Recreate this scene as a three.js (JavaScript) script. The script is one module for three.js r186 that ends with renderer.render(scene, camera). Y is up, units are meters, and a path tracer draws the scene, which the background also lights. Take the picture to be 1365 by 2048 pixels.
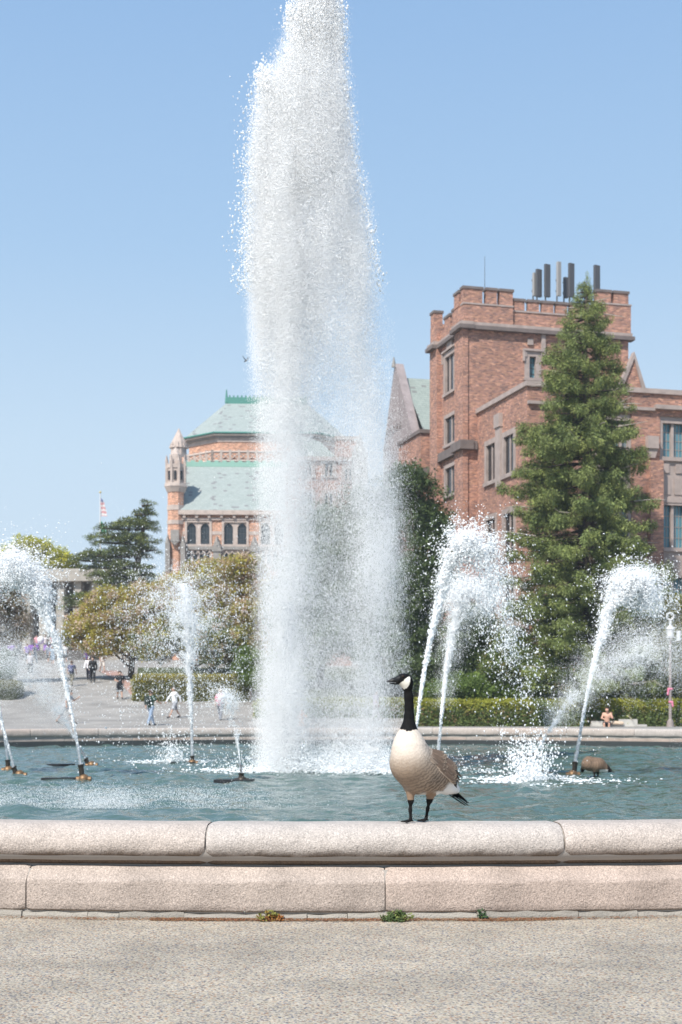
import * as THREE from 'three';
import { mergeGeometries, mergeVertices } from 'three/addons/utils/BufferGeometryUtils.js';

// ---------------------------------------------------------------- camera, sky, sun, exposure
const scene = new THREE.Scene();
const EYE = 1.13, F = 2843, HZ = 1410;                       // eye height (m); focal length and horizon of the 1365 x 2048 frame
const camera = new THREE.PerspectiveCamera(2 * Math.atan(1024 / F) * 180 / Math.PI, 682 / 1024, 0.1, 3000);
camera.position.set(0, EYE, 0);
camera.lookAt(0, EYE, -10);
camera.setViewOffset(682, 1024, 0, -193, 682, 1024);
camera.focus = 7.75; camera.userData.fStop = 5.4;
const renderer = new THREE.WebGLRenderer({ antialias: true });
renderer.toneMapping = THREE.LinearToneMapping;
renderer.toneMappingExposure = 1.47;
renderer.shadowMap.enabled = true;
const SUN = new THREE.Vector3(-0.46, 1.0, 0.72).normalize();
const sun = new THREE.DirectionalLight(new THREE.Color(1, 0.955, 0.88), 3.9);
sun.position.copy(SUN).multiplyScalar(220).add(new THREE.Vector3(0, 0, -80));
sun.target.position.set(0, 0, -80);
sun.castShadow = true; sun.shadow.mapSize.set(4096, 4096); sun.shadow.radius = 1;
Object.assign(sun.shadow.camera, { left: -120, right: 120, top: 120, bottom: -120, near: 1, far: 500 });
scene.add(sun, sun.target);
{ // clear sky: pale at the horizon, deeper blue upward, brighter round the sun
  const W = 512, H = 256, d = new Float32Array(W * H * 4);
  const stops = [[-90, .30, .30, .30], [-0.5, .38, .40, .42], [0, .500, .600, .695], [5, .482, .590, .690], [10, .437, .563, .688], [17.7, .304, .452, .640], [26, .232, .376, .592], [45, .135, .265, .48], [90, .085, .19, .38]];
  for (let j = 0; j < H; j++) {
    const el = ((j + .5) / H - .5) * 180; let k = 0; while (k < stops.length - 2 && el > stops[k + 1][0]) k++;
    const a = stops[k], b = stops[k + 1], t = Math.min(1, Math.max(0, (el - a[0]) / (b[0] - a[0])));
    for (let i = 0; i < W; i++) {
      const ph = ((i + .5) / W - .5) * 2 * Math.PI, e = el * Math.PI / 180;
      const c = Math.cos(e) * Math.cos(ph) * SUN.x + Math.sin(e) * SUN.y + Math.cos(e) * Math.sin(ph) * SUN.z;
      const glow = el > 0 ? .28 * Math.pow(Math.max(0, c), 10) : 0, o = (j * W + i) * 4;
      for (let q = 0; q < 3; q++) d[o + q] = (a[q + 1] + (b[q + 1] - a[q + 1]) * t) * .93 + glow;
      d[o + 3] = 1;
    }
  }
  const sky = new THREE.DataTexture(d, W, H, THREE.RGBAFormat, THREE.FloatType);
  sky.mapping = THREE.EquirectangularReflectionMapping; sky.magFilter = THREE.LinearFilter; sky.needsUpdate = true;
  scene.background = sky; scene.environment = sky;
}

scene.fog = new THREE.FogExp2(new THREE.Color().setRGB(.80, .90, 1), .00045);

// ---------------------------------------------------------------- helpers
const V = (x, y, z) => new THREE.Vector3(x, y, z);
function rng(seed) { let a = seed >>> 0; return () => { a = (a + 0x6D2B79F5) | 0; let t = Math.imul(a ^ (a >>> 15), 1 | a); t = (t + Math.imul(t ^ (t >>> 7), 61 | t)) ^ t; return ((t ^ (t >>> 14)) >>> 0) / 4294967296; }; }
const gauss = (r) => Math.sqrt(-2 * Math.log(Math.max(1e-9, r()))) * Math.cos(6.2831853 * r());
const clamp = (x, a = 0, b = 1) => Math.min(b, Math.max(a, x));
const lerp = (a, b, t) => a + (b - a) * t;
const sstep = (a, b, x) => { const t = clamp((x - a) / (b - a)); return t * t * (3 - 2 * t); };
const at = (px, py, D) => V((px - 682.5) / F * D, EYE - (py - HZ) / F * D, -D);   // a pixel of the frame at a distance
const names = {};
function numbered(n) { const k = names[n] = (names[n] ?? -1) + 1; return k ? n + '_' + String(k).padStart(3, '0') : n; }
function shadows(o) { o.castShadow = true; o.receiveShadow = true; return o; }
function tag(o, label, category, group, kind) { o.userData.label = label; o.userData.category = category; if (group) o.userData.group = group; if (kind) o.userData.kind = kind; return o; }
function thing(name, label, category, pos = [0, 0, 0], turn = 0, group) {
  const o = new THREE.Group(); o.name = numbered(name); o.position.set(...pos); o.rotation.y = turn; scene.add(o); return tag(o, label, category, group);
}
function mesh(name, geo, m, parent, label) {
  if (Array.isArray(geo)) geo = join(geo);
  const o = shadows(new THREE.Mesh(geo, m)); o.name = parent ? name : numbered(name); (parent || scene).add(o); if (label) o.userData.label = label; return o;
}
function struct(name, geo, m) { const o = mesh(name, geo, m); o.userData.kind = 'structure'; return o; }
function join(list) {
  const all = list.map((g) => { g = g.index ? g.toNonIndexed() : g; const keep = new THREE.BufferGeometry(); for (const k of ['position', 'normal', 'uv', 'color']) if (g.attributes[k]) keep.setAttribute(k, g.attributes[k]); return keep; });
  const col = all.some((g) => g.attributes.color);
  for (const g of all) {
    if (!g.attributes.normal) g.computeVertexNormals();
    if (!g.attributes.uv) g.setAttribute('uv', new THREE.BufferAttribute(new Float32Array(g.attributes.position.count * 2), 2));
    if (col && !g.attributes.color) g.setAttribute('color', new THREE.BufferAttribute(new Float32Array(g.attributes.position.count * 3).fill(1), 3));
  }
  return mergeGeometries(all);
}
// box from corner to corner with uv in metres
function bx(x0, y0, z0, x1, y1, z1) {
  const w = x1 - x0, h = y1 - y0, d = z1 - z0, g = new THREE.BoxGeometry(w, h, d); g.translate(x0 + w / 2, y0 + h / 2, z0 + d / 2);
  const p = g.attributes.position, n = g.attributes.normal, u = g.attributes.uv;
  for (let i = 0; i < p.count; i++) {
    const ax = Math.abs(n.getX(i)), ay = Math.abs(n.getY(i));
    if (ax > .5) u.setXY(i, p.getZ(i), p.getY(i)); else if (ay > .5) u.setXY(i, p.getX(i), p.getZ(i)); else u.setXY(i, p.getX(i), p.getY(i));
  }
  return g;
}
function metreUV(g) { // uv in metres by the main axis of each face's normal
  if (g.index) g = g.toNonIndexed(); g.computeVertexNormals();
  const p = g.attributes.position, n = g.attributes.normal, u = new Float32Array(p.count * 2);
  for (let i = 0; i < p.count; i++) {
    const ax = Math.abs(n.getX(i)), ay = Math.abs(n.getY(i)), az = Math.abs(n.getZ(i));
    if (ay > .85) { u[2 * i] = p.getX(i); u[2 * i + 1] = p.getZ(i); } else { u[2 * i] = ax > az ? p.getZ(i) : p.getX(i); u[2 * i + 1] = p.getY(i) / Math.max(.3, Math.sqrt(1 - ay * ay)); }
  }
  g.setAttribute('uv', new THREE.BufferAttribute(u, 2)); return g;
}
function prism(pts, z0, z1) { const s = new THREE.Shape(pts.map((p) => new THREE.Vector2(p[0], p[1]))); const g = new THREE.ExtrudeGeometry(s, { depth: z1 - z0, bevelEnabled: false }); g.translate(0, 0, z0); return metreUV(g); }
function poly(...quads) { // flat faces given by their corners
  const pos = []; for (const q of quads) for (let i = 1; i + 1 < q.length; i++) pos.push(...q[0], ...q[i], ...q[i + 1]);
  const g = new THREE.BufferGeometry(); g.setAttribute('position', new THREE.Float32BufferAttribute(pos, 3)); return metreUV(g);
}
function bar(a, b, r0, r1 = r0, seg = 7) {
  a = a.isVector3 ? a : V(...a); b = b.isVector3 ? b : V(...b); const d = b.clone().sub(a), g = new THREE.CylinderGeometry(r1, r0, d.length(), seg, 1);
  g.applyQuaternion(new THREE.Quaternion().setFromUnitVectors(V(0, 1, 0), d.normalize())); g.translate((a.x + b.x) / 2, (a.y + b.y) / 2, (a.z + b.z) / 2); return g;
}
function tube(pts, radii, seg = 7, closeEnds = true) { // bent tapered limb
  const P = pts.map((p) => p.isVector3 ? p : V(...p)), pos = [], idx = [], uv = []; let side = null;
  P.forEach((p, i) => {
    const t = (P[Math.min(i + 1, P.length - 1)].clone().sub(P[Math.max(i - 1, 0)])).normalize();
    if (!side) side = Math.abs(t.y) < .9 ? V(0, 1, 0).cross(t).normalize() : V(1, 0, 0);
    side.addScaledVector(t, -side.dot(t)).normalize(); const up = t.clone().cross(side), r = Array.isArray(radii) ? radii[i] : radii;
    for (let k = 0; k <= seg; k++) { const a = k / seg * 6.28318, q = p.clone().addScaledVector(side, Math.cos(a) * r).addScaledVector(up, Math.sin(a) * r); pos.push(q.x, q.y, q.z); uv.push(k / seg, i); }
    if (i) for (let k = 0; k < seg; k++) { const o = (i - 1) * (seg + 1) + k; idx.push(o, o + 1, o + seg + 1, o + 1, o + seg + 2, o + seg + 1); }
  });
  const g = new THREE.BufferGeometry(); g.setAttribute('position', new THREE.Float32BufferAttribute(pos, 3)); g.setAttribute('uv', new THREE.Float32BufferAttribute(uv, 2)); g.setIndex(idx); g.computeVertexNormals(); return g;
}
// periodic value noise and a tiling texture from a function (u, v in 0..1) -> [r, g, b] (sRGB 0..1) or a height
function makeNoise(seed) {
  const r = rng(seed), T = new Float32Array(65536); for (let i = 0; i < 65536; i++) T[i] = r();
  return (x, y, per) => {
    const xi = Math.floor(x), yi = Math.floor(y), fx = x - xi, fy = y - yi, m = (a) => ((a % per) + per) % per;
    const h = (a, b) => T[(m(a) * 157 + m(b) * 7919 + per * 31) & 65535], u = fx * fx * (3 - 2 * fx), v = fy * fy * (3 - 2 * fy);
    return lerp(lerp(h(xi, yi), h(xi + 1, yi), u), lerp(h(xi, yi + 1), h(xi + 1, yi + 1), u), v);
  };
}
const N1 = makeNoise(11);
const fbm = (u, v, per, oct = 4) => { let s = 0, a = .5, t = 0; for (let i = 0; i < oct; i++) { s += a * N1(u * per, v * per, per); t += a; a *= .5; per *= 2; } return s / t; };
function texture(w, h, fn, repX, repY, data = false) {
  const d = new Uint8Array(w * h * 4);
  for (let j = 0; j < h; j++) for (let i = 0; i < w; i++) { const c = fn((i + .5) / w, (j + .5) / h, i, j), o = (j * w + i) * 4; if (typeof c === 'number') d[o] = d[o + 1] = d[o + 2] = 255 * clamp(c); else { d[o] = 255 * clamp(c[0]); d[o + 1] = 255 * clamp(c[1]); d[o + 2] = 255 * clamp(c[2]); } d[o + 3] = 255; }
  const t = new THREE.DataTexture(d, w, h); t.wrapS = t.wrapT = THREE.RepeatWrapping; t.magFilter = THREE.LinearFilter; t.minFilter = THREE.LinearMipmapLinearFilter; t.generateMipmaps = true; t.repeat.set(1 / repX, 1 / repY); if (!data) t.colorSpace = THREE.SRGBColorSpace; t.needsUpdate = true; return t;
}
const lin = (r, g, b) => new THREE.Color().setRGB(r, g, b);
const std = (r, g, b, rough = .8, o = {}) => new THREE.MeshStandardMaterial({ color: lin(r, g, b), roughness: rough, ...o });
// smooth surface of a distance field f(x, y, z) < 0 inside (surface nets), cell size c
function surface(f, lo, hi, c) {
  const nx = Math.ceil((hi[0] - lo[0]) / c) + 1, ny = Math.ceil((hi[1] - lo[1]) / c) + 1, nz = Math.ceil((hi[2] - lo[2]) / c) + 1, D = new Float32Array(nx * ny * nz), sx = 1, sy = nx, sz = nx * ny;
  for (let k = 0; k < nz; k++) for (let j = 0; j < ny; j++) for (let i = 0; i < nx; i++) D[i + j * sy + k * sz] = f(lo[0] + i * c, lo[1] + j * c, lo[2] + k * c);
  const id = new Int32Array(nx * ny * nz).fill(-1), pos = [], idx = [], E = [[0, 1], [2, 3], [4, 5], [6, 7], [0, 2], [1, 3], [4, 6], [5, 7], [0, 4], [1, 5], [2, 6], [3, 7]];
  const off = [0, sx, sy, sx + sy, sz, sx + sz, sy + sz, sx + sy + sz];
  for (let k = 0; k < nz - 1; k++) for (let j = 0; j < ny - 1; j++) for (let i = 0; i < nx - 1; i++) {
    const o = i + j * sy + k * sz; let m = 0; for (let q = 0; q < 8; q++) if (D[o + off[q]] < 0) m |= 1 << q;
    if (m === 0 || m === 255) continue; let x = 0, y = 0, z = 0, n = 0;
    for (const [a, b] of E) { const da = D[o + off[a]], db = D[o + off[b]]; if ((da < 0) === (db < 0)) continue; const t = da / (da - db); x += (a & 1) + t * ((b & 1) - (a & 1)); y += (a >> 1 & 1) + t * ((b >> 1 & 1) - (a >> 1 & 1)); z += (a >> 2) + t * ((b >> 2) - (a >> 2)); n++; }
    id[o] = pos.length / 3; pos.push(lo[0] + (i + x / n) * c, lo[1] + (j + y / n) * c, lo[2] + (k + z / n) * c);
  }
  for (let k = 1; k < nz - 1; k++) for (let j = 1; j < ny - 1; j++) for (let i = 1; i < nx - 1; i++) {
    const o = i + j * sy + k * sz, a = D[o] < 0;
    for (const [d, u, v] of [[sx, sy, sz], [sy, sz, sx], [sz, sx, sy]]) { if (a === (D[o + d] < 0)) continue; const q = [id[o], id[o - u], id[o - u - v], id[o - v]]; if (q.includes(-1)) continue; if (a) idx.push(q[0], q[1], q[2], q[0], q[2], q[3]); else idx.push(q[0], q[2], q[1], q[0], q[3], q[2]); }
  }
  const g = new THREE.BufferGeometry(); g.setAttribute('position', new THREE.Float32BufferAttribute(pos, 3)); g.setIndex(idx); g.computeVertexNormals(); return g;
}
// tapered capsule a-b, radii ra, rb; bones joined with a smooth minimum of width k
function bone(a, b, ra, rb) { const d = [b[0] - a[0], b[1] - a[1], b[2] - a[2]], L = d[0] * d[0] + d[1] * d[1] + d[2] * d[2] || 1e-9; return (x, y, z) => { const px = x - a[0], py = y - a[1], pz = z - a[2], t = clamp((px * d[0] + py * d[1] + pz * d[2]) / L), ex = px - d[0] * t, ey = py - d[1] * t, ez = pz - d[2] * t; return Math.sqrt(ex * ex + ey * ey + ez * ez) - (ra + (rb - ra) * t); }; }
function blend(list, k) { return (x, y, z) => { let d = 1e9; for (const f of list) { const e = f(x, y, z), h = Math.max(k - Math.abs(d - e), 0) / k; d = Math.min(d, e) - h * h * k * .25; } return d; }; }
function paint(g, fn) { const p = g.attributes.position, n = g.attributes.normal, c = new Float32Array(p.count * 3); for (let i = 0; i < p.count; i++) { const q = fn(p.getX(i), p.getY(i), p.getZ(i), n.getX(i), n.getY(i), n.getZ(i)); c.set(q, 3 * i); } g.setAttribute('color', new THREE.BufferAttribute(c, 3)); return g; }
const M4 = new THREE.Matrix4(), Q4 = new THREE.Quaternion(), EU = new THREE.Euler();
function scatter(name, geo, mat, list, parent, colours) { // list of [x, y, z, sx, sy, sz, rx, ry, rz]
  const o = shadows(new THREE.InstancedMesh(geo, mat, list.length)); o.name = parent ? name : numbered(name); const p = V(0, 0, 0), s = V(1, 1, 1), c = new THREE.Color();
  list.forEach((a, i) => { M4.compose(p.set(a[0], a[1], a[2]), Q4.setFromEuler(EU.set(a[6] || 0, a[7] || 0, a[8] || 0)), s.set(a[3], a[4] ?? a[3], a[5] ?? a[3])); o.setMatrixAt(i, M4); if (colours) o.setColorAt(i, c.setRGB(...colours[i])); });
  (parent || scene).add(o); return o;
}
// ---------------------------------------------------------------- the ground
const PC = -23.9, R0 = 16.4, WATER = .02, COPE = .495;        // pool centre (z), outer radius of the coping, water level, top of the coping
const RAMP = [[0, 0], [72, 0], [80, .42], [90, 1.42], [99, 2.55], [120, 4.2], [140, 5.5], [152, 5.9], [400, 6.4], [2000, 9]];
function rise(D) { let k = 0; while (k < RAMP.length - 2 && D > RAMP[k + 1][0]) k++; const a = RAMP[k], b = RAMP[k + 1]; return lerp(a[1], b[1], clamp((D - a[0]) / (b[0] - a[0]))); }
const ground = (x, z) => rise(-z);
const distAtFoot = (py) => { let best = 60, e = 1e9; for (let D = 60; D < 190; D += .25) { const y = HZ - (rise(D) - EYE) / D * F, d = Math.abs(y - py); if (d < e) { e = d; best = D; } } return best; };
// exposed aggregate: pebbles of several stones in a sandy matrix
const PB = 2.2, PN = 200;
const pebble = (() => {
  const r = rng(5), cx = new Float32Array(PN * PN), cy = new Float32Array(PN * PN), cs = new Float32Array(PN * PN), kind = new Uint8Array(PN * PN);
  for (let i = 0; i < PN * PN; i++) { cx[i] = r(); cy[i] = r(); cs[i] = .3 + .32 * r(); kind[i] = r() * 12; }
  const W = 2048, id = new Int32Array(W * W), ds = new Float32Array(W * W);
  for (let j = 0; j < W; j++) for (let i = 0; i < W; i++) {
    const u = i / W * PN, v = j / W * PN, a = Math.floor(u), b = Math.floor(v); let best = 9, bi = 0;
    for (let q = -1; q < 2; q++) for (let p = -1; p < 2; p++) { const k = ((b + q + PN) % PN) * PN + (a + p + PN) % PN, dx = a + p + cx[k] - u, dy = b + q + cy[k] - v, e = Math.sqrt(dx * dx + dy * dy * (1 + (kind[k] & 1))) / cs[k]; if (e < best) { best = e; bi = k; } }
    id[j * W + i] = bi; ds[j * W + i] = best;
  }
  return { W, id, ds, kind };
})();
const stoneTones = [[.60, .57, .50], [.36, .38, .43], [.70, .66, .58], [.29, .31, .37], [.56, .53, .48], [.66, .53, .43], [.42, .42, .44], [.74, .71, .66], [.34, .34, .35], [.60, .57, .53], [.52, .41, .33], [.67, .64, .58]];
const groundMap = texture(pebble.W, pebble.W, (u, v, i, j) => {
  const k = j * pebble.W + i, e = pebble.ds[k], t = stoneTones[pebble.kind[pebble.id[k]]], m = sstep(.85, 1.05, e), n = fbm(u, v, 256, 2) - .5, w = .94 + .16 * (fbm(u, v, 5, 4) - .5) * 2;
  return [0, 1, 2].map((c) => (lerp(t[c], [.66, .615, .55][c], m) + n * .12) * w);
}, PB, PB);
const groundBump = texture(1024, 1024, (u, v, i, j) => { const e = pebble.ds[(j * 2) * pebble.W + i * 2]; return .75 - .5 * clamp(e * .8) + .2 * fbm(u, v, 200, 2); }, PB, PB, true);
const groundMat = new THREE.MeshStandardMaterial({ map: groundMap, bumpMap: groundBump, bumpScale: .006, roughness: .9, color: lin(1.24, 1.23, 1.22) });
const farPave = new THREE.MeshStandardMaterial({ color: lin(.43, .40, .365), roughness: .92, map: texture(256, 256, (u, v) => .86 + .28 * (fbm(u, v, 6, 5) - .5), 9, 9) });
{ // one sheet round the pool, out to the horizon
  const rs = [15.95, 16.2, 16.6, 17.5, 19, 22, 26, 31, 36, 40, 44, 47, 50, 53, 56, 60, 64, 68, 72, 76, 80, 86, 92, 98, 106, 114, 122, 130, 150, 200, 300, 500, 900, 1900], S = 160, pos = [], uv = [], idx = [];
  rs.forEach((r, i) => { for (let k = 0; k <= S; k++) { const a = k / S * 6.2831853, x = Math.sin(a) * r, z = PC + Math.cos(a) * r; pos.push(x, ground(x, z), z); uv.push(x, z); if (i && k < S) { const o = (i - 1) * (S + 1) + k; idx.push(o, o + S + 1, o + 1, o + 1, o + S + 1, o + S + 2); } } });
  const g = new THREE.BufferGeometry(); g.setAttribute('position', new THREE.Float32BufferAttribute(pos, 3)); g.setAttribute('uv', new THREE.Float32BufferAttribute(uv, 2)); g.setIndex(idx); g.computeVertexNormals();
  struct('ground', g, groundMat);
}
function sheet(x0, x1, D0, D1, up, nx = 24, nz = 60) { // a piece of paving or bed that follows the ground; x0, x1 may depend on D
  const pos = [], uv = [], idx = []; const fx = (f, D) => typeof f === 'function' ? f(D) : f;
  for (let j = 0; j <= nz; j++) for (let i = 0; i <= nx; i++) { const D = lerp(D0, D1, j / nz), x = lerp(fx(x0, D), fx(x1, D), i / nx); pos.push(x, rise(D) + up, -D); uv.push(x, -D); if (i < nx && j < nz) { const o = j * (nx + 1) + i; idx.push(o, o + 1, o + nx + 1, o + 1, o + nx + 2, o + nx + 1); } }
  const g = new THREE.BufferGeometry(); g.setAttribute('position', new THREE.Float32BufferAttribute(pos, 3)); g.setAttribute('uv', new THREE.Float32BufferAttribute(uv, 2)); g.setIndex(idx); g.computeVertexNormals(); return g;
}
struct('walkway', sheet(-60, 60, 45, 146, .05, 40, 101), farPave);
struct('brick_path', sheet((D) => (lerp(264, 196, (D - 91.5) / 24) - 682) / F * D, (D) => (lerp(272, 238, (D - 91.5) / 24) - 682) / F * D, 91.5, 115.5, .075, 6, 24), new THREE.MeshStandardMaterial({ color: lin(.40, .25, .205), roughness: .9 }));

// ---------------------------------------------------------------- the pool: wall, water
const grain = (b, lo, hi) => texture(512, 512, (u, v) => { const n = fbm(u, v, 200, 2), m = fbm(u, v, 5, 4), s = fbm(u + .3, v, 160, 2), q = clamp(lo + (hi - lo) * n + .16 * (m - .5) + (s > .66 ? .10 : 0) - (s < .30 ? .12 : 0)); return [q * b[0], q * b[1], q * b[2]]; }, .8, .8);
const grainBump = texture(512, 512, (u, v) => { const s = fbm(u, v, 96, 3), p = fbm(u + .5, v, 40, 2); return s * .7 + .3 * sstep(.25, .45, p); }, .5, .5, true);
const stoneMats = [[1, .94, .895], [1, .925, .875], [.98, .935, .90]].map((b, k) => new THREE.MeshStandardMaterial({ map: grain(b, .74 + .015 * k, .88), bumpMap: grainBump, bumpScale: .0035, roughness: .92, vertexColors: true, color: lin(.755, .745, .735) }));
const copProfile = [[-.322, .285], [-.345, .292], [-.362, .32], [-.366, .37], [-.362, .42], [-.350, .465], [-.325, .488], [-.285, COPE], [-.15, COPE], [-.11, .491], [-.066, .478], [-.032, .457], [-.010, .430], [0, .400], [0, .372], [-.006, .353], [-.022, .331], [-.045, .307], [-.066, .287], [-.082, .279], [-.11, .276], [-.30, .274], [-.322, .285]];
const plinthProfile = [[-.318, .045], [-.318, .225], [-.30, .264], [-.060, .268], [-.050, .266], [.020, .208], [.025, .203], [.028, .195], [.030, .185], [.031, .08], [.031, .05], [.024, .040], [-.318, .045]];
function stone(profile, ang, gap, seed, dirt) { // a piece of the ring, uneven by a millimetre or two
  const r = rng(seed), n = 60, pos = [], idx = [], uv = [], col = [], m = profile.length; let len = [0]; for (let i = 1; i < m; i++) len.push(len[i - 1] + Math.hypot(profile[i][0] - profile[i - 1][0], profile[i][1] - profile[i - 1][1]));
  const ph = r() * 9, off = r() * 7;
  for (let k = 0; k <= n; k++) {
    const t = k / n, a = lerp(-ang / 2 + gap, ang / 2 - gap, t), e = k === 0 || k === n ? .006 : 0;
    profile.forEach(([p, y], i) => {
      const cx = -.17, cy = (profile === copProfile ? .38 : .15), w = .0022 * Math.sin(t * 19 + ph + i) + .0015 * (r() - .5), rr = R0 + p - Math.sign(p - cx) * e + w, yy = y - Math.sign(y - cy) * e + w * .6;
      pos.push(Math.sin(a) * rr, yy, Math.cos(a) * rr - R0); uv.push(a * R0 + off, len[i]);
      const d = dirt(p, y, t, r); col.push(...d);
      if (k && i) { const o = (k - 1) * m + i - 1; idx.push(o, o + m, o + 1, o + 1, o + m, o + m + 1); }
    });
  }
  for (const k of [0, n]) { const s = pos.length / 3; profile.forEach((p, i) => { for (let q = 0; q < 3; q++) pos.push(pos[(k * m + i) * 3 + q]); uv.push(p[0], p[1]); col.push(.55, .5, .45); }); const tri = THREE.ShapeUtils.triangulateShape(profile.slice(0, -1).map((p) => new THREE.Vector2(p[0], p[1])), []); for (const [a, b, c] of tri) k ? idx.push(s + a, s + b, s + c) : idx.push(s + a, s + c, s + b); }
  const g = new THREE.BufferGeometry(); g.setAttribute('position', new THREE.Float32BufferAttribute(pos, 3)); g.setAttribute('uv', new THREE.Float32BufferAttribute(uv, 2)); g.setAttribute('color', new THREE.Float32BufferAttribute(col, 3)); g.setIndex(idx); g.computeVertexNormals(); return g;
}
// lichen and grime grow on the underside of the coping and at the foot
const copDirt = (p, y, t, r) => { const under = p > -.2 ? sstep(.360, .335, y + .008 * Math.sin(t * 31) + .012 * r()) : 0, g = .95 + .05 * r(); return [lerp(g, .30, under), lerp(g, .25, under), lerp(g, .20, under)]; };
const plinthDirt = (p, y, t, r) => { const s = .90 + .10 * Math.sin(t * 9 + 2) * Math.sin(t * 23), k = y < .06 ? .8 : 1; return [.96 * s * k, .925 * s * k, .90 * s * k]; };
const SEG = 54, DA = 2 * Math.PI / SEG, wall = thing('fountain_wall', 'low curved wall of pinkish cast stone round the fountain pool, with rounded coping', 'wall', [0, 0, PC]);
{
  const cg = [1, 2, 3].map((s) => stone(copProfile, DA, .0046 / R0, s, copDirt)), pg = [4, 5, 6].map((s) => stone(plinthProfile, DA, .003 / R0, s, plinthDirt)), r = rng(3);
  for (const g of [...cg, ...pg]) g.translate(0, 0, R0);
  const a0 = -.719 / R0 + DA / 2, b0 = .232 / R0 + DA / 2;
  for (let k = 0; k < SEG; k++) {
    const a = mesh('coping_stone', cg[k % 3], stoneMats[(r() * 3) | 0], wall); a.rotation.y = a0 + k * DA; a.position.y = (r() - .5) * .003;
    const b = mesh('plinth_stone', pg[(k + 1) % 3], stoneMats[(r() * 3) | 0], wall); b.rotation.y = b0 + k * DA;
  }
  // mortar joints filled a little below the stone, lining below, broken footing at the ground
  const mortar = std(.34, .31, .28, .95), ring = (pts) => { const g = new THREE.LatheGeometry(pts.map((p) => new THREE.Vector2(R0 + p[0], p[1])), 216); return g; };
  mesh('mortar', ring([[-.312, .05], [-.312, .25], [-.335, .30], [-.335, .455], [-.29, .482], [-.13, .482], [-.07, .462], [-.03, .43], [-.012, .36], [-.03, .31], [-.085, .285], [-.09, .25], [-.045, .255], [0, .21], [.016, .185], [.016, .03]]), mortar, wall);
  mesh('pool_lining', ring([[-.30, -.3], [-.342, -.3], [-.340, .150], [-.33, .160], [-.30, .163]]), std(.045, .05, .05, .35), wall, 'wet dark lining above the water');
  const fm = [std(.33, .30, .26, .95, { bumpMap: grainBump, bumpScale: .004 }), std(.29, .265, .23, .95, { bumpMap: grainBump, bumpScale: .004 }), std(.36, .33, .285, .95, { bumpMap: grainBump, bumpScale: .004 })];
  for (let x = -2.6, k = 0; x < 2.6; k++) {
    const L = .16 + .6 * r(), a = (x + L / 2) / R0, h = .030 + .014 * r(), d = .006 + .014 * r(), g = new THREE.BoxGeometry(L - .002, h, .12, 8, 2, 2), p = g.attributes.position;
    for (let i = 0; i < p.count; i++) p.setXYZ(i, p.getX(i), p.getY(i) + .004 * Math.sin(p.getX(i) * 30 + k) * (p.getY(i) > 0 ? 1 : 0), p.getZ(i) + .004 * Math.sin(p.getX(i) * 55 + k * 2) - (p.getY(i) > 0 ? .006 : 0));
    metreUV(g); const o = mesh('footing_stone', metreUV(g), fm[(r() * 3) | 0], wall); o.rotation.y = a; o.position.set(Math.sin(a) * (R0 + d - .032), h / 2 - .002, Math.cos(a) * (R0 + d - .032)); x += L;
  }
}
{ // water: short crossing waves over murky green
  const r = rng(21), waves = []; for (let i = 0; i < 56; i++) { const L = .16 * Math.pow(10, r() * .85), th = -.9 + gauss(r) * .9, k = 6.2832 / L; waves.push([Math.cos(th) * k, Math.sin(th) * k, L * .0057 * (.5 + r()), r() * 6.28]); }
  const c = .085, n = Math.ceil(33 / c), id = new Map(), pos = [], nor = [], idx = [], col = [];
  const vert = (i, j) => {
    const key = i * 1000 + j; if (id.has(key)) return id.get(key); const x = (i - n / 2) * c, z = (j - n / 2) * c; let y = 0, dx = 0, dz = 0; const q = .65 + .7 * N1(x * .35 + 40, z * .35 + 40, 256);
    for (const [kx, kz, a, p] of waves) { const s = kx * x + kz * z + p; y += a * q * Math.sin(s); dx += a * q * kx * Math.cos(s); dz += a * q * kz * Math.cos(s); }
    pos.push(x, y, z); const l = Math.hypot(dx, 1, dz); nor.push(-dx / l, 1 / l, -dz / l); id.set(key, pos.length / 3 - 1); return pos.length / 3 - 1;
  };
  for (let j = 0; j < n; j++) for (let i = 0; i < n; i++) { const x = (i + .5 - n / 2) * c, z = (j + .5 - n / 2) * c; if (x * x + z * z > 16.2 * 16.2) continue; const a = vert(i, j), b = vert(i + 1, j), e = vert(i, j + 1), f = vert(i + 1, j + 1); idx.push(a, e, b, b, e, f); }
  const g = new THREE.BufferGeometry(); g.setAttribute('position', new THREE.Float32BufferAttribute(pos, 3)); g.setAttribute('normal', new THREE.Float32BufferAttribute(nor, 3)); g.setIndex(idx);
  const uv = new Float32Array(pos.length / 3 * 2); for (let i = 0; i < uv.length / 2; i++) { uv[2 * i] = pos[3 * i]; uv[2 * i + 1] = pos[3 * i + 2]; } g.setAttribute('uv', new THREE.BufferAttribute(uv, 2));
  const bump = texture(512, 512, (u, v) => fbm(u, v, 16, 4), 1.7, 1.1, true);
  const water = struct('pool_water', g, new THREE.MeshPhysicalMaterial({ color: lin(.072, .122, .110), roughness: .06, ior: 1.33, bumpMap: bump, bumpScale: .022 })); water.position.set(0, WATER, PC);
}
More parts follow.
